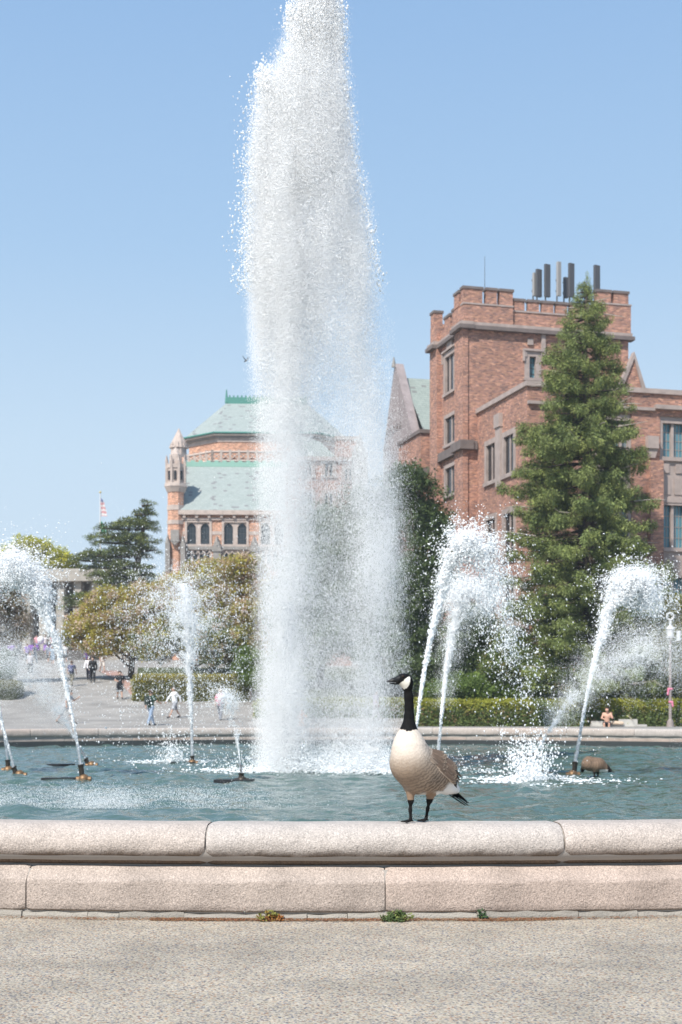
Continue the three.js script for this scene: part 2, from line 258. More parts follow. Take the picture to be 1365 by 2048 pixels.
// ---------------------------------------------------------------- the goose on the wall
const K = 2121;                                               // drawing units per metre: the outline is laid out in a side view 340 high
const gx = (x) => (x - 550) / K, gy = (y) => (1830 - y) / K, P3 = (x, y, z = 0) => [gx(x), gy(y), z / K];
const GN = makeNoise(77), gn = (x, y, z, s) => (GN(x * s + 31, y * s + z * s * .7 + 17, 256) + GN(x * s * .7 + z * s, y * s - z * s + 90, 256)) / 2;
const inside = (P, x, y) => { let c = false; for (let i = 0, j = P.length - 1; i < P.length; j = i++) if ((P[i][1] > y) !== (P[j][1] > y) && x < (P[j][0] - P[i][0]) * (y - P[i][1]) / (P[j][1] - P[i][1]) + P[i][0]) c = !c; return c; };
const gB = (a, b, ra, rb) => bone(P3(...a), P3(...b), ra / K, rb / K);
const gooseField = (() => {
  const trunk = blend([
    gB([458, 1180, 95], [556, 1250, 10], 216, 222), gB([556, 1250, 10], [735, 1255, -120], 222, 205), gB([455, 1120, 95], [445, 990, 70], 212, 158), gB([735, 1300, -120], [905, 1425, -230], 165, 92), gB([905, 1425, -230], [1010, 1478, -270], 90, 40),
    gB([690, 1120, -40], [900, 1290, -190], 118, 70), gB([560, 1330, 20], [720, 1375, -90], 150, 140)], .05);
  const neck = blend([gB([445, 960, 68], [438, 870, 52], 144, 106), gB([438, 870, 52], [437, 770, 42], 106, 68), gB([437, 770, 42], [443, 690, 38], 68, 54), gB([443, 690, 38], [446, 600, 35], 54, 45), gB([446, 600, 35], [445, 500, 34], 45, 41), gB([445, 500, 34], [440, 400, 37], 41, 41), gB([440, 400, 37], [424, 250, 44], 41, 51)], .028);
  const head = blend([gB([405, 196, 52], [386, 190, 58], 70, 67), gB([412, 235, 46], [396, 230, 54], 58, 54), gB([352, 188, 72], [318, 205, 86], 52, 40)], .018);
  const legs = [gB([448, 1430, 80], [461, 1565, 80], 66, 28), gB([460, 1540, 80], [462, 1590, 80], 30, 23), gB([462, 1585, 80], [456, 1690, 78], 22, 15), gB([456, 1690, 78], [462, 1800, 72], 15, 20),
    gB([726, 1430, -70], [689, 1578, -70], 82, 28), gB([692, 1555, -70], [684, 1590, -70], 32, 24), gB([684, 1585, -70], [664, 1690, -72], 22, 15), gB([664, 1690, -72], [646, 1800, -70], 15, 20)];
  const toes = []; // three webbed toes forward, a short one behind
  for (const [x, z, s] of [[462, 72, 1], [646, -70, 1]]) for (const t of [-.55, 0, .5]) { const a = 2.55 + t * .9 - (x > 600 ? .25 : 0), L = 118 * s; toes.push(gB([x, 1806, z], [x + Math.cos(a) * L, 1822, z + Math.sin(a) * L], 17, 7)); }
  for (const [x, z] of [[462, 72], [646, -70]]) toes.push(gB([x, 1806, z], [x + 34, 1822, z - 12], 15, 6));
  const web = (x, y, z) => { let d = 1; for (const [cx, cz, ca] of [[462, 72, 2.55], [646, -70, 2.3]]) { const px = x - gx(cx), pz = z - cz / K, r = Math.hypot(px, pz), a = Math.abs(Math.atan2(pz, px) - ca); const e = Math.max(Math.abs(y - .006) - .0045, r - .046 + .007 * Math.cos(a * 9), (a - .48) * r); d = Math.min(d, e); } return d; };
  const tn = blend([trunk, neck], .09), limb = blend(legs, .018);
  return { trunk, f: (x, y, z) => { if (y < .03) return Math.min(blendToes(x, y, z), web(x, y, z), limb(x, y, z)); let d = tn(x, y, z); if (y > .62) { const h = head(x, y, z), k = .03, w = Math.max(k - Math.abs(d - h), 0) / k; d = Math.min(d, h) - w * w * k * .25; } if (y < .32) { const h = limb(x, y, z), k = .018, w = Math.max(k - Math.abs(d - h), 0) / k; d = Math.min(d, h) - w * w * k * .25; } return d; } };
  function blendToes(x, y, z) { let d = 1; for (const t of toes) d = Math.min(d, t(x, y, z)); return d; }
})();
const CHEEK = [[452, 158], [456, 178], [448, 250], [418, 290], [384, 306], [352, 280], [312, 248], [330, 238], [362, 222], [392, 190], [420, 168]];
function gooseColour(x, y, z) {
  const X = x * K + 550, Y = 1830 - y * K, Z = z * K, n = gn(x, y, z, 90), fine = gn(x, y, z, 420), vf = gn(x, y, z, 900);
  const edge = 772 + 26 * (n - .5) + 16 * (fine - .5) + 10 * Math.cos((X - 437) / 28);
  if (Y > 1572 && X < 780) return [.010, .009, .0085];
  if (Y < edge && X < 560) { if (inside(CHEEK, X + 6 * (fine - .5), Y + 6 * (vf - .5))) return [.80 + .06 * fine, .77 + .05 * fine, .70]; const b = .004 + .005 * fine; return [b, b, b * 1.03]; }
  // trunk: cream breast to grey-brown flank, each feather tipped paler
  const dx = X - 395, dy = (Y - 930) * .92, dz = (Z - 120) * .6, d = Math.sqrt(dx * dx + dy * dy + dz * dz), ang = Math.atan2(dy, dx);
  const down = sstep(900, 1280, Y + 70 * (n - .5)), back = sstep(430, 860, X + .30 * (Y - 1000) + 60 * (n - .5) - .9 * Z * .3);
  let c = [lerp(.66, .315, down), lerp(.575, .235, down), lerp(.49, .172, down)]; c = c.map((v, i) => lerp(v, [.29, .215, .155][i], back * .85));
  const warp = 34 * (n - .5) + 9 * (fine - .5), w = .5 + .5 * Math.sin((d + warp + 2 * Math.sin(ang * 40)) / 31 * 6.2832), amp = (.24 + .62 * back) * sstep(60, 260, d);
  const strand = .84 + .30 * vf + .16 * (fine - .5); c = c.map((v, i) => v * strand * (1 - amp * .62 * (1 - w)) + amp * .12 * w * [.72, .60, .48][i]);
  // pale lower belly and white behind the legs
  const white = sstep(0, 46, (Y - 1420) * .62 + (X - 858) * .86 + 40 * (fine - .5) - (Y < 1360 ? 900 : 0)), vent = sstep(700, 760, X + 40 * (fine - .5)) * sstep(1462, 1500, Y + 20 * (fine - .5)) + sstep(20, -20, Math.hypot((X - 610) / 1.2, Y - 1540) - 60 + 30 * fine) * .75;
  const q = clamp(Math.max(white * (X > 690 ? 1 : 0), vent)); c = c.map((v, i) => lerp(v, [.80, .775, .73][i] * (.92 + .12 * vf), q));
  if (Y > 1440 && (Math.abs(X - 452) < 62 || Math.abs(X - 700) < 62) && Y < 1580) c = c.map((v, i) => lerp(v, [.27, .185, .125][i], sstep(1440, 1525, Y)));
  return c;
}
const featherMat = new THREE.MeshPhysicalMaterial({ vertexColors: true, specularIntensity: .35, roughness: .8, bumpMap: texture(256, 256, (u, v) => fbm(u, v, 40, 3), .1, .1, true), bumpScale: .001 });
// a feather blade along +x, base at the origin, curved down to its tip
function blade(L, W, base, edge, cup = .18, droop = .12, n = 9) {
  const pos = [], col = [], idx = [], m = 6;
  for (let i = 0; i <= n; i++) { const t = i / n, w = W * Math.pow(Math.sin(Math.PI * Math.min(.97, .16 + t * .82)), .6) * (t > .86 ? Math.sqrt(Math.max(0, 1 - Math.pow((t - .86) / .15, 2))) : 1);
    for (let j = 0; j <= m; j++) { const s = j / m * 2 - 1; pos.push(L * t, -Math.abs(s) * Math.abs(s) * cup * W - droop * L * t * t + (Math.abs(s) < .1 ? .0006 : 0), s * w * .5); const e = Math.max(sstep(.62, .92, Math.abs(s)), sstep(.86, .95, t)), k = .88 + .24 * N1(i * 1.3 + L * 900, j * 2.1, 64); for (let q = 0; q < 3; q++) col.push(lerp(base[q], edge[q], e) * k); if (i < n && j < m) { const o = i * (m + 1) + j; idx.push(o, o + 1, o + m + 1, o + 1, o + m + 2, o + m + 1); } } }
  const g = new THREE.BufferGeometry(); g.setAttribute('position', new THREE.Float32BufferAttribute(pos, 3)); g.setAttribute('color', new THREE.Float32BufferAttribute(col, 3)); g.setIndex(idx); g.computeVertexNormals(); return g;
}
const bladeMat = new THREE.MeshStandardMaterial({ vertexColors: true, roughness: .75, side: THREE.DoubleSide });
{
  const goose = thing('goose', 'large goose with black neck and white cheek standing upright on the near wall', 'goose', [(822.5 - 682.5) / F * 7.74, COPE + .001, -7.72]);
  goose.position.x = ((740 + 550 / 5.6875) - 682.5) / F * 7.72;
  const f = gooseField.f, main = surface(f, [-.175, -.004, -.20], [.24, .83, .185], .0042);
  mesh('body', paint(main, gooseColour), featherMat, goose);
  const eyeM = std(.03, .016, .010, .06);
  for (const s of [1]) { const e = new THREE.SphereGeometry(.0078, 16, 12); e.translate(gx(372), gy(152), .0585); mesh('eye', e, eyeM, goose); }
  { const e = new THREE.SphereGeometry(.0078, 12, 8); e.translate(gx(352), gy(154), -.004); mesh('eye', e, eyeM, goose); }
  const bill = blend([gB([330, 188, 82], [262, 208, 104], 44, 29), gB([262, 208, 104], [192, 219, 124], 29, 11), gB([335, 220, 80], [235, 226, 112], 32, 15)], .012);
  const billG = surface((x, y, z) => { const X = x * K + 550, Y = 1830 - y * K; const line = Y - (234 + (300 - X) * -.10); return Math.max(bill(x, y, z), -.0002 - Math.abs(line) / K * .3 + .0006 - sstep(300, 340, X)); }, [-.19, .73, .02], [-.09, .80, .075], .002);
  mesh('bill', billG, new THREE.MeshPhysicalMaterial({ color: lin(.012, .012, .013), roughness: .45, specularIntensity: .6 }), goose, 'smooth black bill');
  // feathers laid on the trunk: project onto the surface, lay along the flow to the tail
  const T = gooseField.trunk, grad = (p) => { const e = .002, d = T(p.x, p.y, p.z); return V(T(p.x + e, p.y, p.z) - d, T(p.x, p.y + e, p.z) - d, T(p.x, p.y, p.z + e) - d).normalize(); };
  const lay = (X, Y, Z, g, flow, lift = .002, pitch = 0) => { const p = V(gx(X), gy(Y), Z / K); for (let k = 0; k < 6; k++) p.addScaledVector(grad(p), -T(p.x, p.y, p.z)); const n = grad(p), t = V(...flow).addScaledVector(n, -V(...flow).dot(n)).normalize().addScaledVector(n, pitch).normalize(), s = t.clone().cross(n).normalize(), q = g.clone(); q.applyMatrix4(new THREE.Matrix4().makeBasis(t, n.clone(), s)); p.addScaledVector(n, lift); q.translate(p.x, p.y, p.z); return q; };
  const r = rng(8), brown = [.13, .087, .060], tip = [.62, .49, .37], list = [];
  for (let row = 0; row < 11; row++) for (let k = 0; k < 11; k++) { // scapulars and coverts in overlapping rows
    const s = row / 10, u = k / 12.6, X = lerp(628, 905, s) + 14 * (r() - .5) + 50 * u * s - 18 * u * (1 - s), Y = lerp(960, 1120, s) + u * lerp(190, 230, s) + 12 * (r() - .5), Z = lerp(60, -60, s) + u * 120, L = .062 + .018 * s;
    const kb = .75 + .6 * r(), kt = .8 + .35 * r(), soft = .8 * (1 - Math.min(sstep(-.05, .14, s), sstep(1.02, .9, u))), b = brown.map((v, i) => lerp(v * kb, [.33, .25, .185][i], soft)); list.push(lay(X, Y, Z, blade(L * (.9 + .2 * r()), 0.034, b, tip.map((v, i) => lerp(v * kt, [.42, .325, .245][i], soft)), .2, .1), [.60, -.62, -.50], .0016 + .0004 * row, .12));
  }
  const wing = mesh('wing', list, bladeMat, goose, 'folded brown wing of pale-edged feathers');
  for (let k = 0; k < 6; k++) mesh('flight_feather', lay(880 + 13 * k, 1130 + 36 * k, -20 - 16 * k, blade(.13 - .008 * k, .030, [.035, .027, .022], [.15, .11, .08], .2, .10), [.50, -.86, -.45], .004, .04), bladeMat, goose);
  const tailM = new THREE.MeshPhysicalMaterial({ color: lin(.006, .0055, .0055), roughness: 1, specularIntensity: .05, side: THREE.DoubleSide });
  for (let k = 0; k < 9; k++) { const a = (k - 4) / 4, g = blade(.112 + .014 * Math.cos(a * 1.5) + .012 * (k % 2), .030, [1, 1, 1], [1, 1, 1], .12, .04); g.rotateZ(-.52 - .05 * a); g.rotateX(.25); g.rotateY(.62 - a * .62); g.translate(gx(985 - 40 * Math.abs(a) - 24 * a), gy(1478 + 30 * a + 14 * a * a), (-262 + 70 * a) / K); mesh('tail_feather', g, tailM, goose); }
}
{ // a second goose in the pool beside a nozzle, its head out of sight in front
  const bird = thing('goose', 'small brown goose seen from behind with its head down, standing in the pool', 'goose', [at(1192, 1555, 21.6).x, WATER, -21.6]); bird.scale.setScalar(.88);
  const f = blend([bone([-.11, .25, -.02], [.05, .225, 0], .128, .118), bone([.05, .225, 0], [.17, .165, 0], .112, .065), bone([.17, .165, 0], [.26, .125, 0], .06, .028), bone([-.17, .24, -.10], [-.20, .12, -.20], .055, .034), bone([-.03, .14, .03], [-.025, -.04, .03], .022, .011), bone([.04, .14, -.03], [.045, -.04, -.03], .022, .011)], .05);
  mesh('body', paint(surface(f, [-.30, -.05, -.26], [.32, .40, .16], .010), (x, y, z) => { const n = gn(x, y, z, 120), s = .75 + .5 * (.5 + .5 * Math.sin(Math.hypot(x + .2, y - .25) * 150 + 3 * n)); if (y < .105 && x < .13) return [.02, .018, .016]; if (z < -.13) return [.015, .014, .014]; if (x > .05 && y < .15 && x < .20) return [.75, .72, .68]; if (x > .19) return [.025, .02, .018]; const k = (.7 + .5 * n) * lerp(s, 1, .5); const b = x > .02 || y > .29 ? .8 : 1; return [.22 * k * b, .15 * k * b, .105 * k * b]; }), featherMat, bird);
  for (let k = 0; k < 3; k++) { const g = blade(.15, .05, [.03, .025, .02], [.05, .04, .03]); g.rotateZ(-.30); g.rotateY(.22 * (k - 1)); g.translate(.19, .155, 0); mesh('tail_feather', g, bladeMat, bird); }
  for (const s of [-1, 1]) { const g = blade(.27, .11, [.11, .075, .052], [.34, .26, .19], .3, .3); g.rotateX(s * .9); g.rotateZ(-.22); g.translate(-.06, .315, s * .06); mesh('wing', g, bladeMat, bird); }
}
// ---------------------------------------------------------------- the fountain: nozzles, jets, spray, foam
const dropMat = std(.995, .998, 1, .5);
const streamMat = new THREE.MeshPhysicalMaterial({ color: lin(.90, .93, .96), roughness: .5, transmission: .62, thickness: 0, specularIntensity: .8, bumpMap: texture(256, 256, (u, v) => fbm(u, v, 24, 3), .35, 6, true), bumpScale: .02 });
const foamMat = std(.90, .92, .93, .7);
const bronze = std(.050, .040, .030, .45, { metalness: .4 }), brass = std(.22, .13, .065, .5, { metalness: .5 }), blackIron = std(.018, .018, .02, .5);
const dropGeo = (() => { const g = new THREE.IcosahedronGeometry(1, 1); return mergeVertices(g); })(), dropLow = (() => { const g = new THREE.OctahedronGeometry(1, 0); g.deleteAttribute('normal'); g.deleteAttribute('uv'); const m = mergeVertices(g); m.computeVertexNormals(); return m; })();
function cluster(n, R, H, r0, r1, seed, stretch) { // a small swarm of drops, one geometry to be copied
  const r = rng(seed), gs = []; for (let i = 0; i < n; i++) { const q = r0 * Math.pow(r1 / r0, Math.pow(r(), 1.6)), g = dropLow.clone(), a = r() * 6.28, d = Math.sqrt(r()) * R; g.scale(q, q * (1 + stretch * r()), q); g.rotateZ((r() - .5) * .3); g.translate(Math.cos(a) * d, (r() - .5) * 2 * H, Math.sin(a) * d); gs.push(g.toNonIndexed()); }
  return mergeGeometries(gs);
}
function stuff(o) { o.userData.kind = 'stuff'; return o; }
{ // the tall central jet: a rising core, torn white water at the top, falling veils drifting with the wind
  const D = -PC, S = F / D, base = at(571, 1556, D);
  const j = thing('fountain_jet', 'tall central fountain jet, a white plume of falling spray rising high above the pool', 'fountain jet', [base.x, WATER, -D]);
  const X = (px) => (px - 571) / S, Y = (py) => (HZ - py) / S + EYE - WATER;   // metres in the jet's own axes
  mesh('nozzle', [bar([0, -.1, 0], [0, .10, 0], .075, .06, 12), bar([0, .1, 0], [0, .14, 0], .085, .085, 12), bar([0, .14, 0], [0, .26, 0], .05, .042, 12)], bronze, j);
  const r = rng(100);
  // rising core
  { const pts = [], rad = []; for (let i = 0; i <= 70; i++) { const t = i / 70, y = .24 + t * 2.6; pts.push([.01 * Math.sin(i * .7) + .03 * t, y, .01 * Math.cos(i * .9)]); rad.push((.050 + .05 * t) * (1 + .22 * (r() - .5))); } mesh('water_column', tube(pts, rad, 10), streamMat, j); }
  const TOP = -26, edges = [[-30, 612, 664], [0, 605, 673], [50, 593, 679], [100, 582, 684], [148, 566, 687], [166, 539, 689], [205, 524, 693], [250, 516, 698], [350, 507, 713], [500, 502, 746], [600, 503, 766], [700, 508, 784], [800, 511, 800], [950, 514, 824], [1100, 516, 838], [1350, 517, 842], [1550, 505, 830]];
  const edge = (y) => { let k = 0; while (k < edges.length - 2 && y > edges[k + 1][0]) k++; const a = edges[k], b = edges[k + 1], t = clamp((y - a[0]) / (b[0] - a[0])); return [lerp(a[1], b[1], t), lerp(a[2], b[2], t)]; };
  const GN2 = makeNoise(5), lump = (x, y, s) => GN2(x / s, y / s, 256);
  // how thick the water stands across the plume (u from its left to its right edge) at a height
  const dens = (u, y) => {
    const a = sstep(-26, 60, y), low = sstep(420, 1000, y), side = sstep(0, .05, u) * sstep(1, lerp(.93, .7, low), u);
    const core = Math.exp(-Math.pow((u - lerp(.40, .17, sstep(60, 900, y))) / lerp(.52, .13, sstep(250, 900, y)), 2)), right = Math.exp(-Math.pow((u - .78) / .13, 2)) * sstep(300, 520, y) * (.40 + .16 * sstep(800, 1000, y) * sstep(1330, 1120, y) - .12 * sstep(1120, 1300, y)), right2 = Math.exp(-Math.pow((u - .62) / .2, 2)) * .16 * sstep(1050, 1350, y);
    const veil = lerp(.5, .15, sstep(300, 850, y)) + .06 * sstep(1250, 1480, y), gap = 1 - .22 * Math.exp(-Math.pow((u - .52) / .16, 2) - Math.pow((y - 480) / 170, 2));
    return Math.max(0, (core * lerp(1.6, .95, sstep(250, 1100, y)) + right + right2 + veil) * side * gap * lerp(.8, 1, a));
  };
  const pick = (n, lumpS, power, out) => { const res = []; let guard = 0; while (res.length < n && guard++ < n * 40) { const y = lerp(TOP, 1552, r()), [a, b] = edge(y), u = r(); let d = dens(u, y); const x = lerp(a, b, u) + gauss(r) * (out || 0); const l = lump(x * 1.0, y * .24, lumpS) * .6 + lump(x + 300, y * .20, lumpS * .35) * .4; d *= Math.pow(clamp(l * 1.9), power); if (r() * 1.9 > d * (b - a) / 240) continue; const w = (b - a) / S * .5, z = gauss(r) * .42 * w * Math.sqrt(Math.max(.05, 1 - Math.pow(2 * u - 1, 2))); res.push([X(x) , Y(y), z, y, u]); } return res; };
  // fine mist and small drops: swarms
  const fine = [1, 2, 3].map((s) => cluster(180, .17, .34, .0009, .0024, 40 + s, 6)), mid = [1, 2].map((s) => cluster(40, .07, .20, .0020, .0046, 50 + s, 6));
  fine.forEach((g) => { const L = pick(5400, 34, 1.25, 3).map((p) => { const s = .8 + .5 * r(); return [p[0], p[1], p[2], s, s * (1 + .4 * r()), s, 0, r() * 6.28, .05 + .05 * gauss(r)]; }); stuff(scatter('spray', g, dropMat, L, j)); });
  mid.forEach((g) => { const L = pick(3000, 26, 2.0, 2).filter((p) => r() < 1 - .80 * sstep(380, 900, p[3])).map((p) => { const s = .8 + .6 * r(); return [p[0], p[1], p[2], s, s * (1 + .3 * r()), s, 0, r() * 6.28, .04 + .05 * gauss(r)]; }); stuff(scatter('spray', g, dropMat, L, j)); });
  // torn lumps of white water in the upper part, loose drops flung off to the left
  const big = []; for (const p of pick(30000, 20, 2.4, 1)) { if (r() < .93 * sstep(60, 700, p[3]) || (r() < .8 && Math.abs(p[4] - .5) < .40 && p[3] > 25)) continue; const q = .0045 + .011 * Math.pow(r(), 3) * (1 - .7 * sstep(100, 700, p[3])); big.push([p[0], p[1], p[2], q, q * (1 + .5 * r()), q, r(), r() * 6, r() * .4]); }
  for (let i = 0; i < 2600; i++) { const y = 20 + 560 * Math.pow(r(), .8), [a, b] = edge(y), left = r() < .72, x = left ? a + 4 - Math.abs(gauss(r)) * (6 + 13 * sstep(60, 200, y)) : b - 4 + Math.abs(gauss(r)) * 9, q = .006 + .012 * r() * r(); big.push([X(x), Y(y), gauss(r) * .3, q, q * (1 + r()), q, r(), r() * 6, 0]); }
  for (const [cx, cy, h, w, n] of [[607, 0, 34, 9, 900], [648, -6, 40, 14, 1300], [583, 34, 26, 7, 500], [527, 160, 26, 8, 600], [535, 185, 40, 14, 900], [625, 40, 60, 22, 2200], [676, 60, 60, 9, 700]]) for (let i = 0; i < n; i++) { const q = .006 + .012 * r() * r(); big.push([X(cx + gauss(r) * w), Y(cy + gauss(r) * h * .6), gauss(r) * w / S, q, q * (1 + r()), q, r(), r() * 6, 0]); }
  stuff(scatter('water_drops', dropGeo, dropMat, big, j));
  // churned foam where it falls
  const foam = []; for (let i = 0; i < 14000; i++) { const x = .95 + gauss(r) * .92, z = .15 + gauss(r) * .42, l = N1(x * 2.3 + 60, z * 2.3 + 60, 128); if (r() > l * l * 2.6) continue; const q = .006 + .018 * r() * r(); foam.push([x, .005 + .05 * r() * r(), z, q * 1.6, q * (.4 + .6 * r()), q * 1.4, 0, r() * 6, 0]); }
  for (let i = 0; i < 9000; i++) { const x = 1.0 + gauss(r) * .85, q = .004 + .010 * r() * r(); foam.push([x, .02 + Math.abs(gauss(r)) * .17, .3 + gauss(r) * .5, q, q * 1.3, q, 0, 0, 0]); }
  stuff(scatter('foam', dropGeo, foamMat, foam, j));
}
const G9 = -9.81;
// a side jet: nozzle pipe from its foot to its tip, water thrown with speed v0; opt: count, spread, size, tube length, life range
function sideJet(label, D, foot, tip, v, opt = {}) {
  v = v.map((q) => q * .945); const o = { n: 7000, spread: .22, sprayUp: 0, r0: .006, r1: .022, t0: .02, t1: 1, core: .55, breakUp: .5, mist: 0, seed: 1, width: .030, splash: 0, ...opt }, r = rng(900 + o.seed);
  const f = at(foot[0], foot[1], D), tp = at(tip[0], tip[1], D); f.y = WATER;
  const j = thing('fountain_jet', label, 'fountain jet', [f.x, WATER, f.z], 0), top = V(tp.x - f.x, Math.max(.12, tp.y - WATER), o.dz || 0);
  const dir = top.clone().normalize();
  mesh('nozzle', [bar([0, -.15, 0], top, .045, .038, 10), bar(top.clone().multiplyScalar(.86), top.clone().multiplyScalar(1.03), .044, .050, 10)], bronze, j);
  mesh('swivel_joint', [new THREE.SphereGeometry(.085, 12, 8), bar([-.11, .0, 0], [.11, .0, 0], .05, .05, 10)], o.dark ? bronze : brass, j);
  if (o.stand) { const [a, b] = o.stand, w = (b - a) / F * D, c = ((a + b) / 2 - foot[0]) / F * D; mesh('stand', [bx(c - w / 2, -.05, .10, c + w / 2, .035, .20), bx(c - w / 2, -.05, -.24, c + w / 2, .025, -.16), bx(c - .05, -.06, -.2, c + .05, .02, .15)], blackIron, j, 'black flat stand just above the water'); }
  const T = (-v[1] - Math.sqrt(v[1] * v[1] - 2 * G9 * (top.y))) / G9, P = (t, w = [0, 0, 0]) => V(top.x + (v[0] + w[0]) * t, top.y + (v[1] + w[1]) * t + .5 * G9 * t * t, top.z + (v[2] + w[2]) * t);
  // unbroken water near the nozzle
  if (o.core > 0) { const pts = [], rad = [], n = 60, up = v[1] / -G9; for (let i = 0; i <= n; i++) { const t = i / n * up * Math.min(o.core, .3) * .6, p = P(t); const w = .012 * (i / n); p.x += gauss(r) * w; p.z += gauss(r) * w; p.y += gauss(r) * w * .5; pts.push(p); rad.push(o.width * lerp(.78, .22, i / n) * (1 + .4 * (r() - .5)) * (i > n - 6 ? (n - i + .3) / 6.3 : 1)); } mesh('water_column', tube(pts, rad, 9), streamMat, j); }
  const drops = [], ph = r() * 50;
  for (let i = 0; i < o.n * 3.4; i++) {
    const s = lerp(o.t0, o.t1, Math.pow(r(), .75)), t = s * T, b = sstep(0, o.breakUp, s), sp = o.spread * (.18 + b), gust = (N1(t * 22 + ph, 3 + ph, 128) - .5) * .8 * o.spread * b, tail = r() < .12 ? 1.9 : .8;
    const p = P(t, [gauss(r) * sp * tail + gust, (gauss(r) * .7 - o.sprayUp * Math.abs(gauss(r))) * sp * tail, gauss(r) * sp * tail + gust]); if (p.y < .02) continue;
    const lum = .5 * N1(p.x * 7 + ph, p.y * 5 + 9, 256) + .5 * N1(p.x * 19 + ph, p.y * 11 + 19, 256); if (r() > Math.pow(lum * 1.7, 2.2)) continue; if (o.fade && r() < o.fade * sstep(.35, 1, s)) continue;
    const q = lerp(o.r0 * .38, o.r1 * .46, Math.pow(r(), 3.0)), el = 1.1 + 1.3 * r(); drops.push([p.x, p.y, p.z, q, q * el, q, r() * .6, 0, Math.atan2(-v[0], v[1] + G9 * t) + (r() - .5)]);
  }
  if (o.core > .2) for (let i = 0; i < o.n * 1.1; i++) { // ropes of water on the way up
    const up = v[1] / -G9 * Math.min(1, o.core * 1.25), s = Math.pow(r(), .85), t = s * up, w = o.width * (.30 + .75 * s), p = P(t), rope = ((r() * 3) | 0) - 1; const l = N1(s * 26 + rope * 9 + ph, rope * 7 + 3, 256); if (r() > .25 + l * l * 2) continue;
    const q = .003 + .007 * r() * r(); drops.push([p.x + rope * w * .7 * Math.sin(s * 9 + rope * 2) + gauss(r) * w * .5, p.y, p.z + rope * w * .7 * Math.cos(s * 9 + rope * 2) + gauss(r) * w * .5, q, q * (1.4 + r()), q, 0, 0, Math.atan2(-v[0], v[1] + G9 * t)]);
  }
  for (const [t, dx, dy, dz, n, q0] of o.lumps || []) for (let i = 0; i < n * 2.2; i++) { const p = P(t * T), q = q0 * (.14 + .34 * r() * r()), gx_ = gauss(r), gy_ = gauss(r); if (N1((p.x + gx_ * dx) * 9 + ph, (p.y + gy_ * dy) * 9 + 30, 256) < .46) continue; drops.push([p.x + gx_ * dx * 1.15, p.y + gy_ * dy * 1.15, p.z + gauss(r) * dz, q, q * (1 + r()), q, r() * 6, r() * 6, 0]); }
  for (let i = 0; i < o.splash; i++) { const p = P(T), q = .004 + .010 * Math.pow(r(), 3), h = Math.abs(gauss(r)) * .27; drops.push([p.x + gauss(r) * (.12 + h * .2), .02 + h, p.z + gauss(r) * .3, q, q * 1.5, q, 0, 0, 0]); }
  stuff(scatter('spray', dropGeo, dropMat, drops, j));
  if (o.mist) { const g = cluster(60, .14, .22, .0016, .0042, 60 + o.seed, 1), L = []; for (let i = 0; i < o.mist; i++) { const s = lerp(.1, o.t1, r()), p = P(s * T, [gauss(r) * o.spread * 1.5, gauss(r) * o.spread, gauss(r) * o.spread]); if (p.y > .1) L.push([p.x, p.y, p.z, .9, .9, .9, 0, r() * 6, 0]); } stuff(scatter('mist', g, dropMat, L, j)); }
  if (o.foam) { const p = P(T), L = []; for (let i = 0; i < o.foam; i++) { const fx = gauss(r) * (o.foamW || .6) * .55, fz = gauss(r) * .55, l = N1(fx * 3 + 60, fz * 3 + 60, 128), d = 0; if (r() > l * l * 3) continue; const q = .005 + .016 * r() * r(); L.push([p.x + fx, .004 + .04 * r() * r(), p.z + fz, q * 1.7, q * .6, q * 1.5, 0, r() * 6, 0]); } stuff(scatter('foam', dropGeo, foamMat, L, j)); }
  return j;
}
sideJet('leaning jet near the far left, its arc breaking into a white clump of drops', 21.18, [168, 1559], [162, 1530], [-1.40, 8.1, -.3], { seed: 1, n: 15000, spread: .25, t1: .62, stand: [88, 155], core: .7, breakUp: .5, lumps: [[.46, .20, .16, .25, 700, .018], [.54, .18, .2, .25, 400, .016]], mist: 240 });
sideJet('low fan of fine spray crossing behind the leaning jet on the left', 26.08, [184, 1531], [172, 1520], [-3.3, 6.6, 0], { seed: 2, n: 6000, spread: .62, r1: .010, t1: .6, core: .10, breakUp: .2, stand: [98, 146], mist: 700 });
sideJet('jet cut by the left picture edge, its nozzle tilted left', 22.38, [40, 1551], [28, 1535], [-1.9, 7.6, 0], { seed: 3, n: 5000, spread: .28, t1: .5, core: .5, mist: 60 });
sideJet('upright jet at the very left edge with a brown swivel foot', 24.09, [17, 1541], [16, 1520], [-1.2, 8.2, 0], { seed: 4, n: 4000, spread: .3, t1: .5 });
sideJet('straight upright jet left of the tall plume, its drops falling to both sides', 26.97, [385, 1527], [385, 1512], [-.28, 8.5, -.4], { seed: 5, n: 17000, spread: .74, sprayUp: .9, breakUp: .62, t1: .86, stand: [344, 391], core: .95, width: .042, r1: .020, splash: 700, foam: 900, foamW: .9, fade: .55, mist: 130, lumps: [[.5, .16, .16, .2, 800, .016]] });
sideJet('short broken spurt of spray with a dark nozzle just left of the tall plume', 20.63, [484, 1563], [483, 1550], [-.55, 5.0, -.2], { seed: 6, n: 1700, spread: .26, r1: .012, t1: .62, core: .12, breakUp: .3, stand: [430, 508], dark: true, fade: .7 });
sideJet('strong jet right of the tall plume, curling over in torn strands above the goose', 21.04, [818, 1560], [822, 1535], [1.10, 8.6, .1], { seed: 7, n: 17000, spread: .155, t1: .99, core: .6, breakUp: .52, r1: .024, width: .04, splash: 2400, foam: 2600, foamW: 1.0, fade: .85, lumps: [[.44, .13, .16, .2, 900, .022], [.49, .22, .16, .2, 1000, .022], [.55, .14, .16, .2, 600, .02], [.63, .08, .12, .2, 260, .018], [.74, .05, .14, .2, 200, .018], [.83, .05, .18, .2, 260, .018]] });
